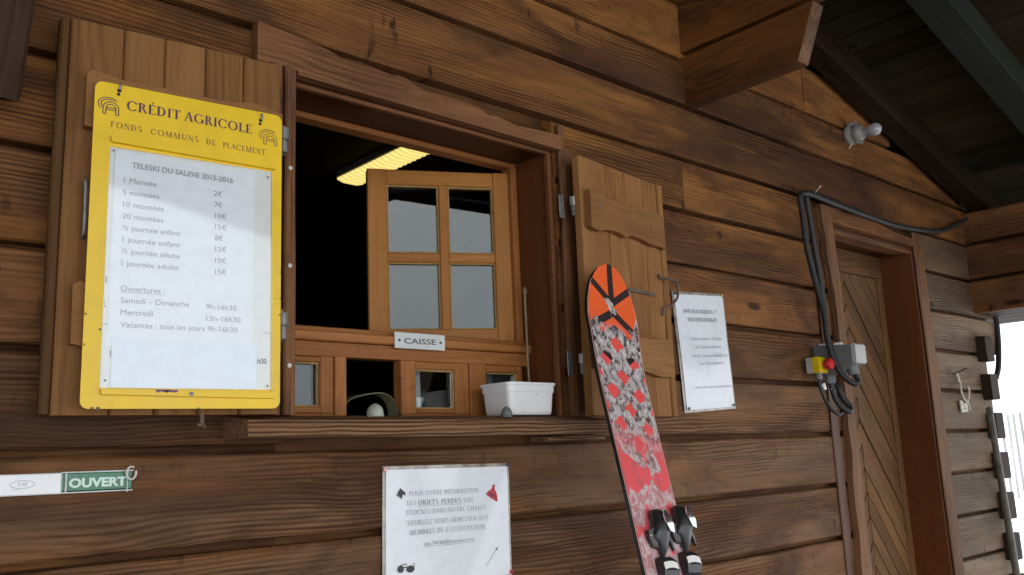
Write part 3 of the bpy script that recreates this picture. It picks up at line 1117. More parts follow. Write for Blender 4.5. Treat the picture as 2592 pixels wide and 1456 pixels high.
# header with a waney upper edge
hd = MB()
top = [(.668, .775), (.70, .772), (.745, .768), (.80, .762), (.835, .753), (.88, .755), (.925, .751), (.95, .748), (.965, .752), (.985, .751), (1.01, .741), (1.04, .735), (1.08, .738), (1.12, .737), (1.17, .733), (1.20, .723), (1.225, .726), (1.25, .722), (1.285, .718), (1.34, .722), (1.40, .724), (1.4205, .724)]
hd.prism(WALL, [(.668, .701), (.747, .701), (.7475, .694), (1.4205, .690)] + top[::-1], .002, .024, (1, 0), .15, .55)
hd.build('window_header', 'trim_wood', chalet)
pr = MB()
pr.box(WALL, 1.4215, 1.442, .0845, .757, .002, .014, 'z', .002, 5, .001, .2, .55)
pr.box(WALL, 1.4425, 1.476, .0845, .700, .002, .009, 'z', .002, 5, .001, .2, .35)
pr.build('window_post', 'trim_wood', chalet, split=True)
pl_ = MB()
for a, bq, d, vv in ((.690, .703, .036, .5), (.7035, .715, .030, .62), (.7155, .729, .038, .45), (.7295, .7415, .030, .60)):
    pl_.box(WALL, a, bq, .0845, .700, .002, d, 'z', .003, 5, .0012, .3, vv)
pl_.build('window_post', 'trim_wood', chalet, split=True)

sl = MB()
sl.prism(Fr(.628, 0, 0), [(0, .046), (.83, .042), (.83, .0705), (.5, .0725), (0, .0735)], .0005, .090, (1, 0), .15, .55)
v0 = len(sl.v)
# the top slopes up to the wall
for i_ in range(len(sl.v)):
    x, y, z = sl.v[i_]
    if z > .06 and y > -.01:
        sl.v[i_] = (x, y, .0855)
sl.build('window_sill', 'sill_wood', chalet)
sbk = MB()
sbk.box(WALL, 1.30, 1.475, .030, .0405, .0015, .055, 'u', .002, 1, 0, .5, .6)
sbk.build('sill_batten', 'sill_wood', chalet)

# ---- fixed inner frame with ledge and lower lights (y about 0.1)
F1 = Fr(0, .10, 0)
lf = MB()
lf.box(F1, .742, 1.4015, .203, .2315, -.035, .000, 'u', .0015, val=.48)
lf.box(F1, .742, 1.4013, .232, .2505, -.040, .011, 'u', .003, val=.58)
lf.box(F1, .742, 1.4015, .2508, .262, -.040, -.012, 'u', .002, val=.55)
lf.box(F1, 1.383, 1.4015, .2625, .689, -.045, -.012, 'z', .002, val=.48)
lf.box(F1, .7425, .757, .2625, .689, -.045, -.012, 'z', .002, val=.48)
lf.box(F1, .757, 1.383, .677, .6895, -.045, -.012, 'u', .002, val=.42)
for a, bq in ((.893, .9185), (1.2245, 1.2600)):
    lf.box(F1, a, bq, .084, .2028, -.03, .004, 'z', .002, val=.58)
lf.box(F1, .742, .893, .0842, .0955, -.03, -.001, 'u', .001, val=.4)
lf.box(F1, 1.049, 1.4015, .0842, .0955, -.03, -.001, 'u', .001, val=.4)
lf.build('window_frame', 'casement_wood', chalet)


def light(fr, u0, u1, z0, z1, st, putty=True, name='casement', bars=None, mat='window_wood', dth=.03, vv=.5, rails=None):
    """framed light: stiles, rails, glazing bars, putty line and glass pane(s)"""
    rb, rt = rails or (st, st)
    m_ = MB()
    m_.box(fr, u0, u0 + st, z0, z1, -dth, 0, 'z', .0025, val=vv)
    m_.box(fr, u1 - st, u1, z0, z1, -dth, 0, 'z', .0025, val=vv * .95)
    m_.box(fr, u0 + st, u1 - st, z0, z0 + rb, -dth, -.0005, 'u', .0025, val=vv * 1.05)
    m_.box(fr, u0 + st, u1 - st, z1 - rt, z1, -dth, -.0005, 'u', .0025, val=vv)
    cells = [(u0 + st, u1 - st, z0 + rb, z1 - rt)]
    if bars:
        ub, zb, w = bars
        m_.box(fr, ub - w / 2, ub + w / 2, z0 + rb, z1 - rt, -dth, -.002, 'z', .003, val=vv)
        m_.box(fr, u0 + st, ub - w / 2, zb - w / 2, zb + w / 2, -dth, -.003, 'u', .003, val=vv)
        m_.box(fr, ub + w / 2, u1 - st, zb - w / 2, zb + w / 2, -dth, -.003, 'u', .003, val=vv)
        a, bq, c, d = cells[0]
        cells = [(a, ub - w / 2, c, zb - w / 2), (ub + w / 2, bq, c, zb - w / 2), (a, ub - w / 2, zb + w / 2, d), (ub + w / 2, bq, zb + w / 2, d)]
    fo = m_.build(name, mat, chalet)
    for a, bq, c, d in cells:
        pn = MB()
        pn.box(fr, a + .0003, bq - .0003, c + .0003, d - .0003, -.017, -.013, 'u', .0005)
        pn.build('pane', 'window_glass', fo)
        if putty:
            pu = MB()
            t = .0032
            for k_ in range(4):
                if k_ == 0: q = (a, bq, c, c + t)
                if k_ == 1: q = (a, bq, d - t, d)
                if k_ == 2: q = (a, a + t, c + t, d - t)
                if k_ == 3: q = (bq - t, bq, c + t, d - t)
                pu.box(fr, q[0], q[1], q[2], q[3], -.0128, -.007 + .0004 * k_, 'u' if k_ < 2 else 'z', .001)
            pu.build('glazing_putty', 'putty', fo)
    return fo


light(F1, .745, .8925, .096, .2025, .030, rails=(.013, .011), mat='casement_wood', vv=.5)
light(F1, 1.0485, 1.2240, .096, .2025, .037, rails=(.010, .016), mat='casement_wood', vv=.58)
light(F1, 1.2605, 1.382, .096, .2025, .014, rails=(.012, .016), mat='casement_wood', vv=.55)
# open sash hinged on the right, swung into the room
SH = Fr(1.385, .125, 0)
a_ = rad(28)
SH.u = Vector((math.cos(a_), -math.sin(a_), 0))
SH.n = Vector((-math.sin(a_), -math.cos(a_), 0))
light(SH, -.334, .006, .2645, .667, .0455, name='open_sash', bars=(-.158, .459, .023), vv=.52, rails=(.028, .036), dth=.036)

# rod standing in the corner of the opening is a thing of its own (below)

# ---- shutters
SLF = Fr(.352, -.052, 6.3)
st_ = MB()
us = [.0055, .081, .1415, .2042, .2667, .330]
for i_ in range(5):
    st_.box(SLF, us[i_] + .0007, us[i_ + 1] - .0007, .0825, .669, -.024, random.uniform(-.0006, .0006), 'z', .003, 6, .0006, .15, .38 + random.uniform(-.06, .06))
st_.box(SLF, -.008, .0055, .084, .668, -.028, -.003, 'z', .003, 6, .0008, 0, -.18)  # left side strip, its shade put into the low board value
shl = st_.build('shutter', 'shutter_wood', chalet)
for pts in ([(.027, .499), (.0275, .578), (.034, .586), (.060, .583), (.078, .579), (.11, .580), (.165, .580), (.22, .577), (.25, .580), (.274, .585), (.30, .580), (.326, .574), (.326, .500), (.29, .493), (.24, .498), (.19, .500), (.165, .494), (.12, .497), (.07, .494)],
            [(.0235, .180), (.0228, .262), (.03, .269), (.08, .263), (.13, .266), (.18, .258), (.24, .266), (.326, .262), (.326, .178), (.28, .172), (.22, .180), (.16, .172), (.10, .180), (.05, .174)]):
    bt = MB()
    bt.prism(SLF, pts, .0012, .018, (1, 0), .1, .36)
    bt.build('batten', 'shutter_wood', shl)
hdl = MB()
hdl.tube(spline([SLF(.0335, .4215, .001), SLF(.033, .418, .014), SLF(.0335, .40, .016), SLF(.034, .36, .016), SLF(.034, .340, .014), SLF(.034, .334, .001)], 5), .0026, 8)
hdl.build('handle', 'steel', shl)
ho = MB()
ho.tube([SLF(.2115, .0835, -.002), SLF(.2115, .069, -.002)], .0035, 8)
ho.tube([SLF(.205, .068, -.002), SLF(.217, .066, -.002), SLF(.213, .062, -.002)], .0028, 6)
ho.build('shutter_catch', 'rusty_iron', shl)

SRF = Fr(1.429, -.065, -8)
st_ = MB()
us = [0.0005, .11, .19, .2675, .338]
for i_ in range(4):
    st_.box(SRF, us[i_] + .0007, us[i_ + 1] - .0007, .0825, .6685, -.022, random.uniform(-.0008, .0008), 'z', .003, 6, .0006, .1, .54 + random.uniform(-.06, .05))
st_.box(SRF, .3385, .362, .0828, .6700, -.026, .004, 'z', .003, 6, .0008, .1, .46)
shr = st_.build('shutter', 'shutter_wood', chalet)
shr['label'] = 'paler plank shutter folded open beside the standing ski'
for pts in ([(.0115, .502), (.0136, .588), (.03, .590), (.0436, .587), (.07, .581), (.096, .5795), (.1426, .584), (.160, .583), (.170, .578), (.1743, .5735), (.19, .578), (.2196, .5845), (.27, .586), (.3111, .5825), (.3337, .578), (.334, .496), (.3084, .4990), (.28, .497), (.2584, .4982), (.235, .503), (.2094, .505), (.1759, .5055), (.163, .500), (.1511, .4975), (.135, .502), (.1149, .5045), (.09, .504), (.0697, .5015), (.05, .4965), (.0298, .4955), (.018, .498)],
            [(.0115, .182), (.0136, .262), (.05, .268), (.10, .260), (.15, .2625), (.198, .2628), (.2471, .2628), (.28, .268), (.334, .268), (.334, .1765), (.275, .1745), (.25, .1765), (.2264, .1815), (.1788, .186), (.15, .180), (.12, .176), (.08, .182), (.04, .178)]):
    bt = MB()
    bt.prism(SRF, pts, .0012, .018, (1, 0), .1, .46)
    bt.build('batten', 'shutter_wood', shr)
scw = MB()
for u_, z_ in ((.045, .552), (.16, .540), (.27, .545), (.05, .224), (.17, .222), (.275, .226)):
    scw.lathe(SRF(u_, z_, .0175), SRF.n, [(0, .004), (.0012, .004), (.0016, .002)], 10)
scw.build('screw', 'rusty_iron', shr, split=True)
lt = MB()
lt.box(SRF, .120, .2875, .373, .3815, .001, .007, 'u', .001)
lt.build('latch_bar', 'rusty_iron', shr)
hdl = MB()
hdl.tube(spline([SRF(.314, .432, .006), SRF(.314, .421, .008), SRF(.330, .419, .026), SRF(.345, .412, .034), SRF(.350, .396, .034), SRF(.347, .372, .032), SRF(.330, .352, .022), SRF(.318, .348, .010), SRF(.318, .328, .006)], 5), .0033, 8)
hdl.build('handle', 'rusty_iron', shr)


def hinge(x, z, left, par):
    h_ = MB()
    sg = -1 if left else 1
    fr = WALL
    h_.box(fr, x - .012, x + .004, z - .028, z + .026, .0145 if not left else .031, .0175 if not left else .034, 'z', .001)
    h_.tube([fr(x + sg * .012, z - .026, .040), fr(x + sg * .012, z - .004, .040)], .0070, 12)
    o_ = h_.build('hinge', 'steel', par)
    k_ = MB()
    k_.tube([fr(x + sg * .012, z - .003, .040), fr(x + sg * .012, z + .018, .040)], .0095, 12)
    k_.box(fr, min(x + sg * .012, x + sg * .036), max(x + sg * .012, x + sg * .036), z - .002, z + .017, .041, .048, 'u', .001)
    k_.build('hinge_knuckle', 'steel' if left else 'bright_steel', par)


hinge(1.4215, .558, False, shr)
hinge(1.4215, .200, False, shr)
hinge(.722, .560, True, shl)
hinge(.722, .235, True, shl)
nl = MB()
for z_ in (.5095, .336, .166):
    nl.lathe((.7240, -.039, z_), (0, -1, 0), [(0, .0040), (.0015, .0040), (.0022, .002)], 10)
nl.build('nail_head', 'off_white', chalet, split=True)

# ---- door
DF = Fr(0, .13, 0)
dm = MB()
SEAM, DZ0, DZ1 = 2.985, GROUND + .12, .600


def clip(pl, ax, lim, keep_less):
    out = []
    for i_ in range(len(pl)):
        a, bq = pl[i_], pl[(i_ + 1) % len(pl)]
        ia = (a[ax] <= lim) == keep_less
        ib = (bq[ax] <= lim) == keep_less
        if ia:
            out.append(a)
        if ia != ib:
            t = (lim - a[ax]) / (bq[ax] - a[ax])
            out.append((a[0] + (bq[0] - a[0]) * t, a[1] + (bq[1] - a[1]) * t))
    return out


PW = .050
for sgn in (1, -1):
    th = rad(-52)
    du, dz_ = math.cos(th) * sgn, math.sin(th)
    step = PW / math.cos(th)
    k = -1
    while True:
        z0 = DZ1 + .45 - k * step
        if z0 < DZ0 - .1:
            break
        g_ = .0045 / math.cos(th)
        L_ = .62
        pg = [(SEAM, z0), (SEAM + du * L_, z0 + dz_ * L_), (SEAM + du * L_, z0 + dz_ * L_ - step + g_), (SEAM, z0 - step + g_)]
        lo, hi = (SEAM + .0008, 3.232) if sgn > 0 else (2.70, SEAM - .0008)
        for ax, lim, kl in ((0, hi, True), (0, lo, False), (1, DZ1, True), (1, DZ0, False)):
            if pg:
                pg = clip(pg, ax, lim, kl)
        if len(pg) > 2:
            dm.prism(DF, pg, -.02, random.uniform(-.0020, .0020), (du, dz_), .35 + random.uniform(-.25, .25), .47 + random.uniform(-.18, .18))
        k += 1
dm.box(DF, 2.668, 3.27, GROUND + .02, .685, -.045, -.0205, 'z', .001, val=.15)
door = dm.build('door', 'door_wood', chalet)
df = MB()
df.box(DF, 2.668, 3.2695, .602, .688, -.018, .006, 'u', .003, val=.30)
df.box(DF, 3.2335, 3.2695, GROUND + .02, .6015, -.018, .006, 'z', .003, 6, .0005, val=.36)
df.box(DF, 2.668, 2.700, GROUND + .02, .6015, -.018, .006, 'z', .003, val=.36)
df.build('door_stile', 'door_wood', door)
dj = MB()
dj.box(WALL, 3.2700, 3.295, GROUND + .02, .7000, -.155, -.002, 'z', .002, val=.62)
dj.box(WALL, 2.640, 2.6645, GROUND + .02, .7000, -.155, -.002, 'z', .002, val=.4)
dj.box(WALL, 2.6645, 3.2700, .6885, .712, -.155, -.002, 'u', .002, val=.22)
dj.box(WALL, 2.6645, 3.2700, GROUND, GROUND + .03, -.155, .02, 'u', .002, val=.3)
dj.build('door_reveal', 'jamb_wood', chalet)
dt = MB()
dt.box(WALL, 3.2720, 3.346, GROUND, .760, .0018, .010, 'z', .003, 10, .0012, .55, .48)
dt.build('door_trim', 'trim_wood', chalet)
# waney left trim board
ew = [(.7545, 2.590), (.70, 2.592), (.64, 2.603), (.60, 2.597), (.55, 2.607), (.48, 2.616), (.41, 2.622), (.35, 2.618), (.28, 2.624), (.20, 2.618), (.12, 2.621), (.05, 2.613), (-.03, 2.621), (-.10, 2.608), (-.18, 2.604), (-.27, 2.610), (-.36, 2.599), (-.48, 2.606), (-.62, 2.60), (-.78, 2.607), (-.95, 2.598), (-1.15, 2.606), (-1.35, 2.60)]
iw = [(-1.35, 2.664), (-1.0, 2.662), (-.6, 2.665), (-.3, 2.662), (0, 2.666), (.3, 2.663), (.5, 2.665), (.7545, 2.652)]
dl = MB()
dl.prism(WALL, [(u_, z_) for z_, u_ in ew] + [(u_, z_) for z_, u_ in iw], .0018, .022, (0, 1), .55, .58)
dl.build('door_trim', 'trim_wood', chalet)
dbk = MB()
dbk.box(WALL, 2.545, 2.5885, GROUND, .74, .0016, .006, 'z', .002, 8, .001, .1, .22)
dbk.build('door_trim', 'jamb_wood', chalet)
dh = MB()
dh.prism(WALL, [(2.6555, .7035), (3.2715, .7015), (3.2715, .728), (3.20, .730), (3.10, .735), (3.0, .746), (2.94, .752), (2.88, .757), (2.84, .758), (2.80, .751), (2.76, .749), (2.735, .757), (2.71, .760), (2.6555, .755)], .0018, .016, (1, 0), .2, .60)
dh.build('door_header', 'wall_wood', chalet)
dbead = MB()
dbead.box(WALL, 2.6665, 3.268, .678, .6883, -.06, -.004, 'u', .002, val=.6)
dbead.build('door_bead', 'trim_wood', chalet)
# ------------------------------------------------------------------ yellow price board hung on the left shutter
SGF = Fr(.372, -.080, 6.3)
sgn_ = thing('price_board', SGF(.156, .09), 'yellow metal price board with purple bank lettering hung over the left shutter', 'sign board')
b_ = MB()
b_.prism(SGF, rrect(.0145, .2985, .0895, .5675, .011), -.002, .0008)
b_.build('plate', 'yellow_paint', sgn_)
fr_ = MB()
fr_.prism(SGF, [(.0375, .485), (.2855, .4805), (.2855, .472), (.0395, .4755)], .001, .0085)
fr_.prism(SGF, [(.0390, .1168), (.2885, .1145), (.2885, .1045), (.0400, .1090)], .001, .0085)
fr_.prism(SGF, [(.2815, .470), (.2875, .470), (.2885, .1155), (.2830, .1155)], .001, .0040)
fr_.build('paper_rail', 'yellow_paint', sgn_, split=True)


def logo(mb, u, z, w, h, d):
    def P(pts):
        return [(u + a * w, z + bq * h) for a, bq in pts]
    lw = .0014
    for r_ in (1.0, .72):
        ribbon(mb, SGF, P(arcpts(.50, .58, .50 * r_, .40 * r_, 62, 225)), lw, d)
    ribbon(mb, SGF, P([(.50 + .5 * math.cos(rad(62)), .58 + .4 * math.sin(rad(62))), (.93, .86), (.70, .84)]), lw, d + .00002)
    for r_ in (1.0, .62):
        cx, rr_ = .62, .38 * r_
        ribbon(mb, SGF, P([(cx - rr_, .0 + .0 * r_)] + arcpts(cx, .34, rr_, .40 * r_, 180, 0) + [(cx + rr_, .0)]), lw, d + .00004)
    for zz in (.26, .38):
        ribbon(mb, SGF, P([(.40, zz), (.84, zz)]), lw, d + .00006)
    for a0 in (.24, .856):
        ribbon(mb, SGF, P([(a0, .004), (a0 + .145, .004)]), lw, d + .00008)


lm_ = MB()
logo(lm_, .0195, .5185, .0285, .0262, .0011)
lm_.build('emblem', 'purple_ink', sgn_)
lm_ = MB()
logo(lm_, .2612, .5140, .0288, .0262, .0011)
lm_.build('emblem', 'faded_ink', sgn_)
tx = MB()
serif(tx, SGF, 'CRÉDIT', .0585, .1372, .5300, .0150, .0011, z1=.5295, space=.06)
serif(tx, SGF, 'AGRICOLE', .1425, .2490, .5296, .0150, .0011, z1=.5275, space=.06)
tx.build('lettering', 'purple_ink', sgn_)
tx = MB()
serif(tx, SGF, 'FONDS', .0376, .0818, .4995, .0092, .0011, z1=.499, space=.16)
serif(tx, SGF, 'COMMUNS', .0935, .1650, .4985, .0092, .0011, z1=.498, space=.16)
serif(tx, SGF, 'DE', .1762, .1915, .4975, .0092, .0011, z1=.497, space=.14)
serif(tx, SGF, 'PLACEMENT', .2022, .2712, .4965, .0092, .0011, z1=.4955, space=.12)
tx.build('lettering', 'faded_ink', sgn_)
pk = MB()
for (a, bq) in ((.110, .1163), (.122, .1160)):
    pk.mark()
    poly(pk, SGF, [(a, bq - .0002), (a + .022, bq - .0004), (a + .018, bq - .0040), (a + .008, bq - .0030), (a + .004, bq - .0046)], .0087)
pk.build('lettering', 'violet_ink', sgn_)
hk = MB()
for u_, z_ in ((.0475, .556), (.2625, .551)):
    hk.lathe(SGF(u_, z_ + .002, .0009), SGF.n, [(0, .0030), (.0004, .0030)], 10)
    hk.lathe(SGF(u_ - .0008, z_ - .004, .0009), SGF.n, [(0, .0026), (.0004, .0026)], 10)
hk.build('hanging_hole', 'edge_black', sgn_, split=True)
hk = MB()
for u_, z_ in ((.0485, .559), (.2635, .554)):
    hk.tube(spline([SGF(u_, z_, -.004), SGF(u_ + .0004, z_ + .009, .001), SGF(u_, z_ + .006, .006), SGF(u_ - .0006, z_ - .001, .005)], 5), .0017, 7)
hk.build('hook', 'steel', sgn_, split=True)
ru = MB()
for u_, z_, r_ in ((.0165, .221, .0016), (.0163, .178, .0014), (.298, .236, .0020), (.298, .262, .0014), (.2975, .305, .0012), (.03, .0903, .0020), (.038, .0899, .0026), (.175, .0900, .0014), (.036, .200, .0018), (.290, .262, .0013)):
    poly(ru, SGF, [(u_ + r_ * (1 + .4 * math.sin(3 * t)) * math.cos(t), z_ + r_ * (1 + .4 * math.cos(2 * t)) * math.sin(t) * 1.3) for t in [i_ * .785 for i_ in range(8)]], .00095)
ru.build('rust_chip', 'rusty_iron', sgn_, split=True)
sc_ = MB()
sc_.lathe(SGF(.1615, .1105, .0086), SGF.n, [(0, .0030), (.0012, .0030), (.0016, .0016)], 10)
for u_, z_ in ((.0425, .4630), (.2745, .4580), (.0445, .1285), (.2768, .1240)):
    sc_.lathe(SGF(u_, z_, .0046), SGF.n, [(0, .0016), (.0010, .0016), (.0012, .0010)], 8)
sc_.build('screw', 'steel', sgn_, split=True)
cv = MB()
cv.prism(SGF, [(.0375, .4695), (.2812, .4685), (.2855, .1172), (.0395, .1180)], .0040, .0045)
cv.build('plastic_cover', 'clear_plastic', sgn_)

op = cloth_sheet(SGF, .0385, .2830, .1185, .4690, .0010, .0002, 3).build('old_timetable', 'old_paper', smooth=True)
tag(op, 'older white sheet mostly hidden behind the price list in the yellow board', 'paper')
tx = MB()
text(tx, SGF, 'l', .0402, .0414, .2674, .0095, .0016)
text(tx, SGF, 'L', .0400, .0418, .2325, .0095, .0016)
text(tx, SGF, 'l', .0500, .0512, .1620, .0095, .0016)
text(tx, SGF, 'h00', .2616, .2764, .1579, .0080, .0016, .012)
tx.mark()
ribbon(tx, SGF, [(.0385, .2085), (.0455, .2082)], .0006, .0016)
tx.mark()
ribbon(tx, SGF, [(.2700, .2060), (.2825, .2058)], .0006, .0016)
tx.build('lettering', 'black_ink', op)

pl = cloth_sheet(SGF, .0455, .2535, .1770, .4662, .0019, .0003, 5)
plo = pl.build('price_list', 'paper', smooth=True)
tag(plo, 'white ski lift price list in grey type inside the yellow board', 'price list')
tx = MB()
D_ = .0026
text(tx, SGF, 'TELESKI DU SALEVE 2015-2016', .0690, .2190, .4418, .0078, D_, .018, z1=.4402)
for s_, u0, u1, z_ in (('1 Montée', .0585, .1045, .4175), ('5 montées', .0580, .1095, .3992), ('10 montées', .0589, .1158, .3810), ('20 montées', .0589, .1160, .3636),
                       ('½ journée enfant', .0595, .1413, .3460), ('1 journée enfant', .0602, .1408, .3285), ('½ journée adulte', .0598, .1413, .3112), ('1 journée adulte', .0600, .1394, .2934),
                       ('Ouvertures :', .0607, .1213, .2567), ('Samedi – Dimanche', .0614, .1565, .2394), ('Mercredi', .0616, .1056, .2222), ('Vacances : tous les jours 9h-16h30', .0621, .2295, .2044),
                       ('9h-16h30', .1817, .2277, .2382), ('13h-16h30', .1821, .2343, .2201)):
    text(tx, SGF, s_, u0, u1, z_, .0078, D_)
ribbon(tx, SGF, [(.0607, .2550), (.1213, .2550)], .0006, D_)
for s_, u0, u1, z_ in (('2€', .1894, .2024, .4156), ('7€', .1910, .2028, .3980), ('10€', .1922, .2094, .3805), ('15€', .1926, .2098, .3630), ('8€', .1928, .2046, .3455), ('12€', .1932, .2104, .3280), ('10€', .1936, .2108, .3103), ('15€', .1940, .2110, .2926)):
    text(tx, SGF, s_, u0, u1, z_, .0078, D_)
tx.build('lettering', 'grey_ink', plo)
bl = cloth_sheet(SGF, .0520, .2602, .1185, .1875, .0028, .0003, 9).build('blank_slip', 'blank_paper', smooth=True)
tag(bl, 'blank bluish paper slip covering the bottom of the price list', 'paper')


# ------------------------------------------------------------------ notices on the wall
def pins(par, lst, fr, d):
    for u_, z_, mat in lst:
        p = MB()
        p.lathe(fr(u_, z_, d), fr.n, [(0, .0030), (.0010, .0036), (.0030, .0042), (.0040, .0030), (.0042, .0008)], 12)
        p.build('drawing_pin', mat, par, smooth=True)


# notice beside the right shutter; it leans a little clockwise
def tilt(fr, u0, z0, ang):
    a = rad(ang)

    class T:
        n = fr.n
        u = fr.u

        def __call__(s, u, z, d=0.0):
            du, dz = u - u0, z - z0
            return fr(u0 + du * math.cos(a) + dz * math.sin(a), z0 - du * math.sin(a) + dz * math.cos(a), d)
    return T()


AV = tilt(WALL, 1.832, .25, -3.2)
u0, u1, z0, z1 = 1.832, 2.040, .098, .394
lam = cloth_sheet(AV, u0 - .009, u1 + .006, z0 - .006, z1 + .007, .0035, .0011, 21)
nav = lam.build('skier_notice', 'laminate_edge', smooth=True)
tag(nav, 'laminated white notice with bold grey heading pinned right of the right shutter', 'notice')
pp = cloth_sheet(AV, u0, u1, z0, z1, .0047, .0016, 21)
pp.build('sheet', 'laminated_paper', nav, smooth=True)
tx = MB()
D_ = .0068
text(tx, AV, 'AVIS AUX SKIEURS ET', u0 + .028, u1 - .032, .3450, .0105, D_, .014)
text(tx, AV, 'SNOWBOARDEURS', u0 + .043, u1 - .036, .3232, .0105, D_, .014)
tx.build('lettering', 'grey_ink', nav)
tx = MB()
for s_, a, bq, z_ in (('L’Association Téléski', .048, .180, .2745), ('du Salève décline', .061, .176, .2530), ('toute responsabilité en', .042, .198, .2310), ('cas d’accidents.', .070, .180, .2105), ('Merci de votre compréhension', .045, .206, .1500)):
    text(tx, AV, s_, u0 + a, u0 + bq, z_, .0088 if z_ > .2 else .0072, D_)
tx.build('lettering', 'pale_ink', nav)
pins(nav, [(u0 + .001, z1 + .001, 'edge_black'), (u1 - .003, z1 + .002, 'pin_yellow'), (u0 + .006, z0 + .004, 'pin_green'), (u1 - .006, z0 + .004, 'pin_green')], AV, .0055)

# lost property notice under the sill
IN = tilt(WALL, .934, -.12, .8)
u0, u1, z0, z1 = .9345, 1.2285, -.222, -.0125
lam = cloth_sheet(IN, u0 - .0065, u1 + .0055, z0 - .006, z1 + .0065, .0035, .0008, 33)
nin = lam.build('lost_property_notice', 'laminate_edge', smooth=True)
tag(nin, 'laminated white notice with small pictures pinned low on the wall under the window', 'notice')
pp = cloth_sheet(IN, u0, u1, z0, z1, .0046, .0011, 33)
pp.build('sheet', 'laminated_paper', nin, smooth=True)
tx = MB()
D_ = .0064
for s_, a, bq, z_ in (('POUR VOTRE INFORMATION,', .9845, 1.1590, -.0608), ('STOCKES DANS NOTRE CHALET.', .9775, 1.1725, -.0945), ('VEUILLEZ VOUS ADRESSER AUX', .9805, 1.1740, -.1132), ("MEMBRES DE L'ASSOCIATION.", .9855, 1.1690, -.1305), ('LES', .9795, 1.0010, -.0774), ('SONT', 1.1130, 1.1390, -.0788)):
    serif(tx, IN, s_, a, bq, z_, .0088, D_, space=.08)
tx.build('lettering', 'pale_ink', nin)
tx = MB()
serif(tx, IN, 'OBJETS', 1.0050, 1.0520, -.0778, .0090, D_, space=.06)
serif(tx, IN, 'PERDUS', 1.0590, 1.1070, -.0784, .0090, D_, space=.06)
ribbon(tx, IN, [(1.0050, -.0800), (1.1070, -.0806)], .0007, D_)
text(tx, IN, 'ass.74160@hotmail.com', 1.0190, 1.1370, -.1512, .0068, D_)
ribbon(tx, IN, [(1.0190, -.1532), (1.1370, -.1536)], .0006, D_)
tx.build('lettering', 'grey_ink', nin)
gl_ = MB()
poly(gl_, IN, [(.9655, -.0455), (.9772, -.0545), (.9755, -.0600), (.9725, -.0580), (.9715, -.0565), (.9700, -.0600), (.9690, -.0645), (.9650, -.0642), (.9655, -.0600), (.9630, -.0628), (.9610, -.0620), (.9630, -.0590), (.9575, -.0600), (.9560, -.0585), (.9610, -.0555), (.9575, -.0550), (.9605, -.0515), (.9630, -.0490)], D_)
sg_ = arcpts(.9870, -.1895, .0090, .0062, 0, 360, 16)
poly(gl_, IN, sg_[:-1], D_)
poly(gl_, IN, arcpts(.9655, -.1880, .0068, .0064, 0, 360, 14)[:-1], D_ + .0001)
ribbon(gl_, IN, [(.960, -.1845), (.966, -.1815), (.974, -.1795), (.979, -.1812)], .0016, D_ + .0002)
ribbon(gl_, IN, [(.993, -.1870), (.9962, -.1835), (.9955, -.1805), (.9925, -.1810)], .0013, D_ + .0002)
ribbon(gl_, IN, [(.970, -.1850), (.980, -.1855)], .0018, D_ + .0003)
ribbon(gl_, IN, [(1.1950, -.1700), (1.1655, -.2020)], .0008, D_)
ribbon(gl_, IN, [(1.1962, -.1690), (1.1925, -.1730)], .0030, D_ + .0001)
gl_.build('picture', 'dark_print', nin, split=True)
ht_ = MB()
poly(ht_, IN, [(1.1700, -.0655), (1.1750, -.0600), (1.1850, -.0560), (1.1885, -.0480), (1.1915, -.0465), (1.1940, -.0490), (1.1925, -.0560), (1.1975, -.0640), (1.1990, -.0700), (1.2000, -.0790), (1.1975, -.0810), (1.1880, -.0760), (1.1780, -.0705)], D_)
ht_.build('picture', 'red_print', nin, split=True)
h2 = MB()
ribbon(h2, IN, [(1.176, -.0625), (1.187, -.0655), (1.1965, -.0740)], .0022, D_ + .0001)
h2.build('picture', 'dark_print', nin, split=True)
pins(nin, [(u0 - .002, z1 + .001, 'pin_pink'), (u1 + .001, z1 + .003, 'pin_blue'), (u1 + .002, z0 + .004, 'pin_red'), (u0 - .001, z0 + .004, 'pin_red')], IN, .0050)

# ------------------------------------------------------------------ small plate over the counter
CF = Fr(0, .0885, 0)
cs = thing('counter_sign', (1.088, .0885, .225), 'small white CAISSE plate screwed to the wooden ledge of the ticket window', 'sign')
c_ = MB()
c_.box(CF, 1.0235, 1.1500, .2255, .2580, .0006, .0030, 'u', .0008)
c_.build('plate', 'sign_white', cs)
tx = MB()
text(tx, CF, 'CAISSE', 1.0460, 1.1265, .2355, .0108, .0032, .016, z1=.2365)
tx.build('lettering', 'black_ink', cs)
s_ = MB()
for u_ in (1.0345, 1.1385):
    s_.lathe(CF(u_, .2415, .003), CF.n, [(0, .0030), (.0012, .0028), (.0016, .0012)], 10)
s_.build('screw', 'black_ink', cs, split=True)

# ------------------------------------------------------------------ tub, rod, bumpers and strap on the sill
tub = thing('plastic_tub', (1.28, .01, .0855), 'white rectangular plastic tub standing on the right end of the window sill', 'tub')
TU0, TU1, TY0, TY1, TZ0, TZ1 = 1.219, 1.351, -.034, .058, .0858, .152
t_ = MB()
rings = []


def rr3(x0, x1, y0, y1, r, z, n=6):
    return [(x, y, z) for x, y in rrect(x0, x1, y0, y1, r, n)]


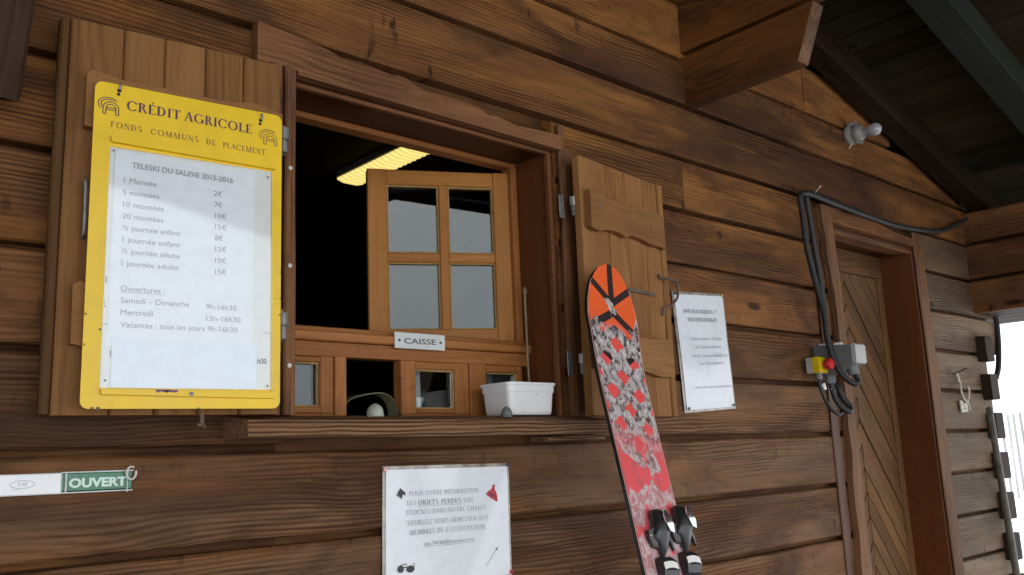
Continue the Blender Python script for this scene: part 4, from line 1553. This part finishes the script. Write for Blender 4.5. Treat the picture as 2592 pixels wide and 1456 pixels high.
for (z, gI, r) in ((TZ0, .0075, .010), (TZ0 + .003, .0048, .012), (TZ0 + .008, .0042, .012), (TZ1 - .020, .0010, .013), (TZ1 - .0195, -.0012, .014), (TZ1 - .006, -.0018, .015), (TZ1 - .0055, -.0048, .017), (TZ1, -.0048, .017), (TZ1, -.0022, .014), (TZ1 - .005, .0015, .012), (TZ0 + .006, .0090, .016), (TZ0 + .0045, .0125, .014)):
    rings.append([t_.vert(p) for p in rr3(TU0 + gI, TU1 - gI, TY0 + gI, TY1 - gI, r, z)])
for a, bq in zip(rings, rings[1:]):
    m_ = len(a)
    for j in range(m_):
        t_.face((a[j], a[(j + 1) % m_], bq[(j + 1) % m_], bq[j]))
t_.face(rings[0][::-1])
t_.face(rings[-1])
t_.build('body', 'white_plastic', tub, smooth=True)
e = MB()
e.tube([Vector((1.292, TY0 + .0020, .128)), Vector((1.300, TY0 + .0020, .128))], .0010, 6)
e.tube([Vector((1.233, TY0 + .0022, .1385)), Vector((1.247, TY0 + .0012, .138))], .0007, 6)
for x_ in (1.291, 1.295, 1.302, 1.306, 1.311):
    e.tube([Vector((x_, TY0 + .0062, .0915)), Vector((x_ + .0006, TY0 + .0058, .0915 + .006 + .004 * (x_ == 1.302)))], .0006, 5)
e.tube(spline([Vector((1.2985, TY0 + .0024, .122)), Vector((1.299, TY0 + .0035, .112)), Vector((1.297, TY0 + .0046, .104))], 4), .0004, 5)
e.build('scuff', 'grey_ink', tub, split=True)

rod = thing('metal_rod', (1.367, .064, .0840), 'thin brass-coloured rod with knob top standing upright behind the white tub', 'rod')
r_ = MB()
r_.tube([(1.369, .064, .0842), (1.3665, .064, .2), (1.3645, .063, .362)], .0030, 8)
r_.build('shaft', 'bronze_rod', rod, smooth=True)
r_ = MB()
r_.lathe((1.3645, .063, .360), (0, 0, 1), [(0, .0035), (.003, .0052), (.006, .0058), (.010, .0036), (.014, .0046), (.018, .0026), (.020, .0006)], 12)
r_.tube([(1.357, .062, .369), (1.3715, .062, .369)], .0028, 8)
r_.build('knob', 'bronze_rod', rod, smooth=True)


def bumper(x, y, z, r, h, mat, label):  # rounded bumpers that stop the shutters, not stones
    b0 = MB()
    b0.lathe((x, y, z), (0, 0, 1), [(0, r), (h * .35, r * .99), (h * .62, r * .86), (h * .85, r * .55), (h * .97, r * .22), (h, .0005)], 18)
    o0 = b0.build('stopper', mat, smooth=True)
    return tag(o0, label, 'stopper', 'stoppers on the sill')


bumper(.905, -.020, .0822, .0155, .024, 'stopper_pale', 'pale rounded pebble on the sill in front of the dark hatch opening')
bumper(1.193, -.052, .0790, .0115, .0215, 'stopper_grey', 'dark grey rounded pebble on the sill in front of the white tub')

sp_ = MB()
sp_pts = spline([Vector((.936, .150, .0862)), Vector((.938, .150, .112)), Vector((.950, .146, .127)), Vector((.985, .136, .136)), Vector((1.010, .126, .137)), Vector((1.026, .118, .127)), Vector((1.034, .113, .108)), Vector((1.035, .112, .0862))], 6)
sp_.board()
L_, R_ = [], []
for i_, p in enumerate(sp_pts):
    t = (sp_pts[min(i_ + 1, len(sp_pts) - 1)] - sp_pts[max(i_ - 1, 0)]).normalized()
    w_ = Vector((.008, -.022, 0))
    nn_ = t.cross(w_).normalized() * .0012
    L_.append([sp_.vert(p + w_ * .5 + nn_), sp_.vert(p + w_ * .5 - nn_)])
    R_.append([sp_.vert(p - w_ * .5 + nn_), sp_.vert(p - w_ * .5 - nn_)])
for i_ in range(len(sp_pts) - 1):
    a, bq, c, d = L_[i_], L_[i_ + 1], R_[i_ + 1], R_[i_]
    sp_.face((a[0], bq[0], c[0], d[0]))
    sp_.face((d[1], c[1], bq[1], a[1]))
    sp_.face((a[1], bq[1], bq[0], a[0]))
    sp_.face((d[0], c[0], c[1], d[1]))
tag(sp_.build('strap_handle', 'olive_strap', smooth=True), 'arched olive strap handle standing in the dark hatch opening', 'handle')

# papers seen through the lower lights
p_ = cloth_sheet(Fr(0, .150, 0), 1.318, 1.398, .0870, .1990, 0, .002, 41).build('paper_sheet', 'paper', smooth=True)
tag(p_, 'white paper sheet standing behind the small pane above the tub', 'paper')
p_ = cloth_sheet(Fr(0, .155, 0), 1.105, 1.135, .0870, .1990, 0, .001, 42).build('paper_strip', 'blank_paper', smooth=True)
tag(p_, 'bluish paper strip behind the middle small pane', 'paper')

# lit ceiling lamp inside
lp = thing('ceiling_lamp', (1.60, .75, .97), 'yellow lit ribbed strip lamp on the ceiling inside the ticket office', 'lamp')
l_ = MB()
l_.bar((1.607, .30, .985), (1.607, 1.19, .985), (1, 0, 0), .10, .028, .003)
l_.build('housing', 'off_white', lp)
l_ = MB()
y_ = .31
while y_ < 1.17:
    l_.tube([(1.560, y_ + .010, .9705), (1.582, y_ + .010, .963), (1.632, y_ + .010, .963), (1.655, y_ + .010, .9705)], .0098, 10)
    y_ += .026
l_.build('diffuser', 'tube_light', lp, smooth=True)

# ------------------------------------------------------------------ OUVERT label holder
OF = tilt(WALL, .313, -.010, .35)
ov = thing('open_sign', (.39, -.01, -.01), 'white and green OUVERT slider sign fixed low left on the log wall', 'sign')
o_ = MB()
o_.box(OF, .205, .3880, -.0235, .0055, .0015, .0085, 'u', .0015)
o_.build('white_holder', 'holder_white', ov)
o_ = MB()
o_.box(OF, .3885, .4860, -.0205, .0045, .0015, .0060, 'u', .0010)
o_.build('green_plate', 'ouvert_green', ov)
tx = MB()
text(tx, OF, 'OUVERT', .3995, .4790, -.0152, .0118, .0064, .045)
tx.build('lettering', 'ouvert_white', ov)
o_ = MB()
o_.box(OF, .3880, .4875, .0046, .0068, .0015, .0085, 'u', .0006)
o_.box(OF, .3880, .4875, -.0235, -.0213, .0015, .0085, 'u', .0006)
o_.box(OF, .3882, .3900, -.0213, .0046, .0015, .0085, 'z', .0006)
o_.box(OF, .3942, .3965, -.0213, .0046, .0062, .0085, 'z', .0006)
o_.box(OF, .4790, .4806, -.0250, .0046, .0066, .0088, 'z', .0006)
o_.build('clear_holder', 'holder_clear', ov)
o_ = MB()
rp = [OF(.4835 + .0068 * math.cos(t), .0020 + .0092 * math.sin(t), .0115) for t in [rad(60 + 320 * i_ / 26) for i_ in range(27)]]
o_.tube(rp, .0016, 8)
o_.build('ring', 'off_white', ov, smooth=True)
o_ = MB()
for j_, rr_ in enumerate((1.0,)):
    pts = [(.3395 + .0155 * math.cos(rad(t)), -.0085 + .0052 * math.sin(rad(t))) for t in range(0, 361, 20)]
    ribbon(o_, OF, pts, .0009, .0087)
ribbon(o_, OF, [(.327, -.0155), (.336, -.0148)], .0008, .0087)
text(o_, OF, 'TSF', .3335, .3460, -.0105, .0042, .0087, .02)
o_.build('emblem', 'pale_ink', ov)

# ------------------------------------------------------------------ skis
ST = Vector((1.450, -.080, .416))
SV = Vector((-.1705, -.351, -.922)).normalized()
ST = ST + SV * .026
SU = (Vector((1, 0, 0)) - SV * SV.x).normalized()
SN = SU.cross(SV)
if SN.y > 0:
    SN = -SN
SLEN = (GROUND - ST.z) / SV.z


def SK(u, v, d=0.0):
    return ST + SU * u + SV * v + SN * d


def half_w(v):
    """half width along the ski"""
    tipr = .150
    if v < tipr:
        t = max(0.0, 1 - ((tipr - v) / tipr) ** 2.3)
        return max(.004, .0745 * t ** .5)
    e_ = SLEN - v
    k = v / SLEN
    w = .0635 + .0115 * (2 * k - 1) ** 2 - .0005
    if e_ < .1:
        w *= max(.05, 1 - ((.1 - e_) / .1) ** 2.4) ** .5
    return w


def rocker(v):
    r = .036 * max(0, (.30 - v) / .30) ** 2
    e_ = SLEN - v
    return r + .02 * max(0, (.2 - e_) / .2) ** 2


def ski_mesh(off, offu, top=True):
    """three meshes: topsheet, edge, base"""
    vs = [0.0, .0015, .004, .008, .014, .022, .032, .045, .06, .08, .10, .125, .15]
    v = .18
    while v < SLEN - .1:
        vs.append(v)
        v += .05
    vs += [SLEN - x for x in (.1, .08, .06, .04, .022, .010, .004, 0)]
    T_, E_, B_ = MB(), MB(), MB()
    th = .0100
    tl, er, bl_ = [], [], []
    for v in vs:
        w = half_w(v)
        r = rocker(v) + off
        row = []
        for k in range(7):
            a = -1 + 2 * k / 6
            row.append(T_.vert(SK(a * (w - .0018) + offu, v, r + .0002), (v, a * w, 0)))
        tl.append(row)
        er.append([E_.vert(SK(s_ * w_ + offu, v, r + d_)) for s_ in (-1, 1) for w_, d_ in ((w - .0017, 0), (w, -.0018), (w, -th))])
        bl_.append([B_.vert(SK(a * (w - .0002) + offu, v, r - th - .0002)) for a in (-1, 1)])
    for i_ in range(len(vs) - 1):
        for k in range(6):
            T_.face((tl[i_][k], tl[i_ + 1][k], tl[i_ + 1][k + 1], tl[i_][k + 1]))
        for s_ in (0, 3):
            for k in range(2):
                E_.face((er[i_][s_ + k], er[i_ + 1][s_ + k], er[i_ + 1][s_ + k + 1], er[i_][s_ + k + 1]))
        B_.face((bl_[i_][0], bl_[i_][1], bl_[i_ + 1][1], bl_[i_ + 1][0]))
    return T_, E_, B_


def ski(off, offu, label):
    root = thing('ski', SK(offu, SLEN, off), label, 'ski')
    T_, E_, B_ = ski_mesh(off, offu)
    T_.build('topsheet', 'ski_topsheet', root, smooth=True)
    E_.build('edge', 'edge_black', root, smooth=True)
    B_.build('base', 'black_plastic', root)
    # pale wear line along the rim
    W_ = MB()
    for s_ in (-1, 1):
        W_.tube([SK(s_ * (half_w(v) - .0004) + offu, v, rocker(v) + off - .0006) for v in [.012 + i_ * .04 for i_ in range(int((SLEN - .03) / .04))]], .0007, 5)
    W_.build('rim', 'pin_pink', root)
    return root


front = ski(0, 0, 'red and orange twin tip ski with black bindings leaning against the right shutter')


def binding(u0, v0, par):
    """toe housing with a chrome shield, side wing, point and a heel bar with a white label"""
    def S(u, v, d):
        return SK(u0 + u, v0 + v, d)

    def loft(mb, rows):
        rg = [[mb.vert(S(u, v, d)) for u, v, d in row] for row in rows]
        n_ = len(rg[0])
        for a, bq in zip(rg, rg[1:]):
            for j in range(n_):
                mb.face((a[j], a[(j + 1) % n_], bq[(j + 1) % n_], bq[j]))
        mb.face(rg[0][::-1])
        mb.face(rg[-1])

    def ell(v, cu, ru, d0, dh, n_=16):
        return [(cu + ru * math.cos(2 * math.pi * k / n_), v, d0 + dh * .5 + dh * .5 * math.sin(2 * math.pi * k / n_)) for k in range(n_)]
    root = MB()
    loft(root, [ell(-.0095, -.001, .006, .004, .010), ell(-.007, -.001, .0125, .002, .020), ell(0, 0, .0165, .001, .027), ell(.012, .001, .0190, .001, .030), ell(.026, .001, .0200, .001, .030), ell(.036, -.002, .0215, .001, .027), ell(.046, -.003, .0205, .001, .024), ell(.056, -.002, .0140, .001, .020), ell(.066, -.001, .0085, .001, .016), ell(.076, -.001, .0045, .002, .008)])
    o0 = root.build('binding', 'black_plastic', par, smooth=True)
    w = MB()
    loft(w, [[(-.018, .028, .001), (-.031, .031, .002), (-.031, .031, .012), (-.018, .028, .018)], [(-.018, .050, .001), (-.030, .046, .002), (-.030, .046, .010), (-.018, .050, .016)], [(-.014, .062, .001), (-.023, .060, .002), (-.023, .060, .008), (-.014, .062, .012)]])
    loft(w, [[(.006, .036, .006), (.006, .036, .018), (.010, .044, .018), (.010, .044, .006)], [(.018, .038, .006), (.018, .038, .016), (.017, .047, .016), (.017, .047, .006)], [(.026, .047, .006), (.026, .047, .014), (.021, .053, .014), (.021, .053, .006)], [(.029, .062, .007), (.029, .062, .012), (.026, .066, .012), (.026, .066, .007)]])
    w.build('brake_arm', 'black_plastic', o0, smooth=True, split=True)
    c = MB()
    loft(c, [[(-.0020, -.001, .0320), (.0050, .000, .0320), (.0050, .000, .0345), (-.0020, -.001, .0345)], [(-.0070, .010, .0330), (.0110, .011, .0320), (.0110, .011, .0350), (-.0070, .010, .0360)], [(-.0050, .022, .0325), (.0165, .024, .0310), (.0165, .024, .0340), (-.0050, .022, .0355)], [(.0070, .036, .0290), (.0180, .038, .0270), (.0185, .038, .0295), (.0070, .036, .0315)]])
    c.build('shield', 'chrome', o0, smooth=True)
    h = MB()
    loft(h, [[(-.0195, .080, .001), (.012, .078, .001), (.012, .078, .012), (-.0195, .080, .012)], [(-.0215, .090, .001), (.0195, .088, .001), (.0195, .088, .018), (-.0215, .090, .018)], [(-.0215, .106, .001), (.0195, .104, .001), (.0195, .104, .020), (-.0215, .106, .020)], [(-.0200, .120, .001), (.0160, .118, .001), (.0160, .118, .016), (-.0200, .120, .016)], [(-.014, .130, .001), (.0120, .128, .001), (.0120, .128, .008), (-.014, .130, .008)]])
    h.build('heel_bar', 'black_plastic', o0)
    l = MB()
    n_ = 8
    top_, bot_ = [], []
    for k in range(n_ + 1):
        a = -1 + 2 * k / n_
        sag = .0028 * (1 - a * a)
        top_.append(l.vert(S(-.001 + a * .0185, .0915 - sag - a * .001, .0205 - .0010 * a * a)))
        bot_.append(l.vert(S(-.001 + a * .0185, .1040 - sag - a * .001, .0212 - .0010 * a * a)))
    for k in range(n_):
        l.face((top_[k], top_[k + 1], bot_[k + 1], bot_[k]))
    l.build('label_plate', 'label_white', o0)
    s0 = MB()
    s0.lathe(S(-.027, .040, .011), SN, [(0, .0024), (.0015, .0024), (.002, .001)], 10)
    s0.build('screw', 'chrome', o0, split=True)


binding(-.0135, .5570, front)
binding(.0530, .5425, front)

# ------------------------------------------------------------------ lamp bulb on the wall
lb = thing('wall_bulb', (2.877, 0, 1.05), 'bare unlit bulb in a pale porcelain socket high on the gable wall', 'bulb')
k_ = MB()
k_.lathe((2.877, -.001, 1.048), (0, -1, -.02), [(0, .034), (.004, .036), (.012, .036), (.019, .033), (.0195, .024), (.028, .024), (.030, .030), (.040, .031), (.050, .026), (.055, .022), (.056, .016)], 20)
k_.tube([(2.862, -.010, 1.080), (2.862, -.040, 1.082)], .008, 8)
k_.tube([(2.880, -.030, 1.018), (2.882, -.046, 1.016)], .008, 8)
k_.build('socket', 'porcelain', lb, smooth=True)
k_ = MB()
k_.lathe((2.877, -.052, 1.047), (0, -1, -.07), [(0, .0105), (.008, .0110), (.016, .0130), (.026, .0175), (.036, .0212), (.046, .0218), (.056, .0192), (.063, .0128), (.067, .005), (.068, .0005)], 24)
k_.build('glass_bulb', 'bulb_glass', lb, smooth=True)
k_ = MB()
k_.tube(spline([Vector((2.870, -.012, 1.018)), Vector((2.862, -.012, 1.005)), Vector((2.856, -.008, .996))], 4), .0022, 6)
k_.build('wire', 'cord_white', lb)

# ------------------------------------------------------------------ junction box, stop switch, cables
jb = thing('junction_box', (2.485, -.07, .19), 'grey electrical junction box with light lid mounted left of the door', 'electrical box')
JF = Fr(0, 0, 0)
k_ = MB()
k_.board()
pr_ = [(-.020, .2915), (-.136, .2825), (-.136, .2285), (-.098, .204), (-.020, .2005)]
A = [k_.vert((2.460, y, z)) for y, z in pr_]
B = [k_.vert((2.520, y, z)) for y, z in pr_]
k_.face(A)
k_.face(B[::-1])
for q in range(5):
    k_.face((A[(q + 1) % 5], A[q], B[q], B[(q + 1) % 5]))
k_.build('housing', 'grey_plastic', jb)
k_ = MB()
k_.box(WALL, 2.4595, 2.5205, .2270, .2842, .1362, .1495, 'u', .004)
k_.build('lid', 'light_grey_plastic', jb)
k_ = MB()
for y_ in (-.045, -.093):
    k_.box(WALL, 2.464, 2.476, .286 + (-.002 if y_ < -.06 else .0012), .2945 + (-.002 if y_ < -.06 else .0), -y_ - .010, -y_ + .012, 'u', .002)
k_.build('clip', 'holder_white', jb, split=True)
k_ = MB()
k_.lathe((2.488, -.118, .226), (.05, -.15, -1), [(0, .017), (.006, .0175), (.0065, .0145), (.012, .0145), (.0125, .0165), (.028, .0160), (.030, .012)], 14)
k_.lathe((2.478, -.052, .2015), (0, 0, -1), [(0, .0160), (.005, .0165), (.0055, .0135), (.009, .0135), (.0095, .0155), (.024, .0150), (.026, .011)], 14)
k_.build('cable_gland', 'grey_plastic', jb, split=True)

sb = thing('stop_switch', (2.43, -.05, .205), 'small yellow emergency stop switch with red button under the grey box', 'switch')
k_ = MB()
k_.box(WALL, 2.4065, 2.4525, .2065, .2515, .0200, .0405, 'u', .003)
k_.build('back_box', 'beige_plastic', sb)
k_ = MB()
k_.box(WALL, 2.4060, 2.4530, .2060, .2525, .0408, .0620, 'u', .004)
k_.lathe((2.430, -.0618, .2300), (0, -1, 0), [(0, .018), (.0015, .018), (.002, .013)], 18)
k_.build('cover', 'yellow_plastic', sb)
k_ = MB()
k_.lathe((2.430, -.0632, .2300), (0, -1, 0), [(0, .009), (.012, .009), (.0125, .0165), (.022, .0175), (.026, .0150), (.028, .006), (.0282, .0005)], 18)
k_.build('button', 'red_plastic', sb, smooth=True)
k_ = MB()
k_.lathe((2.425, -.047, .2062), (0, 0, -1), [(0, .0105), (.004, .0108), (.0045, .0090), (.006, .0090), (.0065, .0102), (.018, .0098), (.019, .007)], 12)
k_.build('cable_gland', 'grey_plastic', sb, split=True)


def cable(pts, r, mat, label, k=8, group=None):
    c0 = MB()
    c0.tube(spline([Vector(p) for p in pts], k), r, 10)
    o0 = c0.build('cable', mat, smooth=True)
    return tag(o0, label, 'cable', group)


def W(x, z, o):
    """a point seen on the wall at (x, z), standing o in front of it"""
    k = (1.39 - o) / 1.39
    return (x * k, -o, z * k)


cable([(3.745, -.03, .875), W(3.715, .852, .03), W(3.545, .803, .03), W(3.365, .783, .03), W(3.17, .770, .03), W(2.98, .772, .03), W(2.82, .777, .035), W(2.70, .782, .045), W(2.60, .787, .055), W(2.545, .7865, .06), W(2.51, .770, .06), W(2.512, .725, .06), W(2.515, .66, .06), W(2.523, .59, .06), W(2.552, .49, .06), (2.447, -.072, .38), (2.441, -.078, .30), (2.456, -.090, .222), (2.474, -.105, .1855), (2.500, -.116, .1715), (2.514, -.121, .180), (2.500, -.122, .196), (2.490, -.121, .206)],
      .0090, 'dull_cable', 'thick dark cable running from the eave corner over the door frame into the grey box')
cable([W(2.90, .779, .022), W(2.76, .785, .026), W(2.66, .790, .035), W(2.575, .791, .045), W(2.548, .775, .045), W(2.556, .70, .04), W(2.565, .62, .035), W(2.578, .52, .03), (2.530, -.030, .40), (2.525, -.030, .30), (2.522, -.032, .21), (2.520, -.050, .17), (2.528, -.060, .135), (2.535, -.075, .108), (2.520, -.080, .094), (2.496, -.072, .104), (2.484, -.060, .130), (2.480, -.054, .165), (2.478, -.052, .180)],
      .0085, 'black_rubber', 'black cable looping below the grey box after dropping behind it')
cable([(2.425, -.047, .190), (2.424, -.048, .165), (2.436, -.052, .130), (2.455, -.058, .102), (2.478, -.062, .088), (2.505, -.060, .088), (2.528, -.052, .105), (2.532, -.042, .14), (2.526, -.036, .19), (2.523, -.036, .25)],
      .0052, 'black_rubber', 'thin black cable hanging from the yellow stop switch')
for x_, z_, o_n in ((2.4275, .168, 'narrow white cable tag under the yellow switch'), (2.481, .160, 'narrow white cable tag below the large grey gland')):
    t0 = MB()
    t0.tube([(x_ + .001, -.056, z_ + .008), (x_ + .006, -.057, z_ - .010)], .0050, 8)
    t0.tube([(x_ - .010, -.056, z_), (x_ + .004, -.057, z_ + .001)], .0012, 6)
    tag(t0.build('cable_tag', 'holder_white'), o_n, 'cable tag', 'white cable tags')

cable([(3.985, -.004, .498), (3.986, -.006, .46), (3.968, -.008, .38), (3.935, -.012, .315), (3.890, -.020, .27), (3.850, -.022, .235)], .011, 'dull_cable', 'short dark cable hanging below the eave behind the corner log ends')

nl_ = MB()
nl_.tube([W(2.601, .795, .050), W(2.645, .826, .085)], .0028, 7)
tag(nl_.build('nail', 'cord_white'), 'long pale nail holding the cable above the door frame', 'nail')

# ------------------------------------------------------------------ tag on a nail beside the door
nl_ = MB()
nl_.tube([(3.503, .004, .240), (3.500, -.050, .2585)], .0030, 7)
nl_.lathe((3.500, -.050, .2585), (0, -1, .3), [(0, .005), (.0015, .005)], 10)
tag(nl_.build('nail', 'rusty_iron'), 'rusty bent nail in the wall right of the door', 'nail')
tg = thing('padlock_tag', (3.53, -.01, .09), 'pale looped cord with small white tag hanging right of the door', 'tag')
k_ = MB()
k_.tube(spline([(3.503, -.010, .243), (3.506, -.012, .225), (3.520, -.012, .205), (3.517, -.012, .180), (3.532, -.012, .152), (3.556, -.013, .134), (3.575, -.012, .150), (3.592, -.012, .178), (3.588, -.010, .196)] and [Vector(p) for p in [(3.503, -.010, .243), (3.506, -.012, .225), (3.520, -.012, .205), (3.517, -.012, .180), (3.532, -.012, .152), (3.556, -.013, .134), (3.575, -.012, .150), (3.592, -.012, .178), (3.588, -.010, .196)]], 6), .0036, 7)
k_.tube([Vector((3.506, -.011, .240)), Vector((3.512, -.011, .210))], .0048, 7)
k_.tube([Vector((3.552, -.014, .140)), Vector((3.566, -.014, .126)), Vector((3.572, -.014, .104))], .0032, 6)
k_.build('cord', 'cord_white', tg, smooth=True)
k_ = MB()
k_.prism(WALL, [(3.497, .142), (3.520, .139), (3.527, .128), (3.545, .133), (3.562, .134), (3.560, .100), (3.500, .097)], .008, .012)
k_.build('label_plate', 'cord_white', tg)
k_ = MB()
ribbon(k_, WALL, [(3.512, .134), (3.530, .118), (3.545, .108)], .004, .0122)
ribbon(k_, WALL, [(3.512, .108), (3.530, .112)], .003, .0122)
k_.build('mark', 'dark_print', tg)
k_ = MB()
k_.box(WALL, 3.520, 3.575, .166, .172, .0018, .006, 'u', .001)
tag(k_.build('staple', 'rusty_iron'), 'dark iron staple in the wall behind the looped cord', 'staple')

# ------------------------------------------------------------------ pole leaning at the corner
pl0 = thing('wooden_pole', (2.985, -.333, GROUND), 'grey weathered round pole leaning against the right corner of the chalet', 'pole')
k_ = MB()
pt, pb_ = Vector((3.600, -.072, .114)), Vector((2.985, -.333, GROUND))
k_.tube([pb_, pb_ + (pt - pb_) * .5, pt - (pt - pb_).normalized() * .012, pt - (pt - pb_).normalized() * .004, pt], [.0125, .012, .0118, .010, .003], 14)
k_.build('shaft', 'pole_grey', pl0, smooth=True)

# ------------------------------------------------------------------ snow fence out on the slope
for i_ in range(1):
    sf = thing('snow_fence', (11.2, 2.0, -.62), 'grey wooden slat snow fence standing in white snow beyond the corner', 'fence')
    k_ = MB()
    for j in range(44):
        y_ = 2.53 - j * .073
        t_top = .255 + random.uniform(-.015, .015)
        k_.bar((11.0 + random.uniform(-.02, .02), y_, -.72), (11.0 + random.uniform(-.02, .02), y_ + random.uniform(-.01, .01), t_top), (0, 1, 0), .028, .010, .002, 1, 0, .8, .6 + random.uniform(-.1, .1))
    k_.build('slats', 'fence_wood', sf)
    k_ = MB()
    for z_ in (.03, -.24, -.50):
        k_.tube([(11.011, 2.66, z_), (11.011, -.4, z_)], .003, 6)
    k_.build('wire', 'steel', sf)
    for y_ in (-.42, ):
        k_ = MB()
        k_.bar((11.05, y_, -.75), (11.05, y_, .35), (0, 1, 0), .07, .07, .004)
        k_.build('post', 'old_wood', sf)
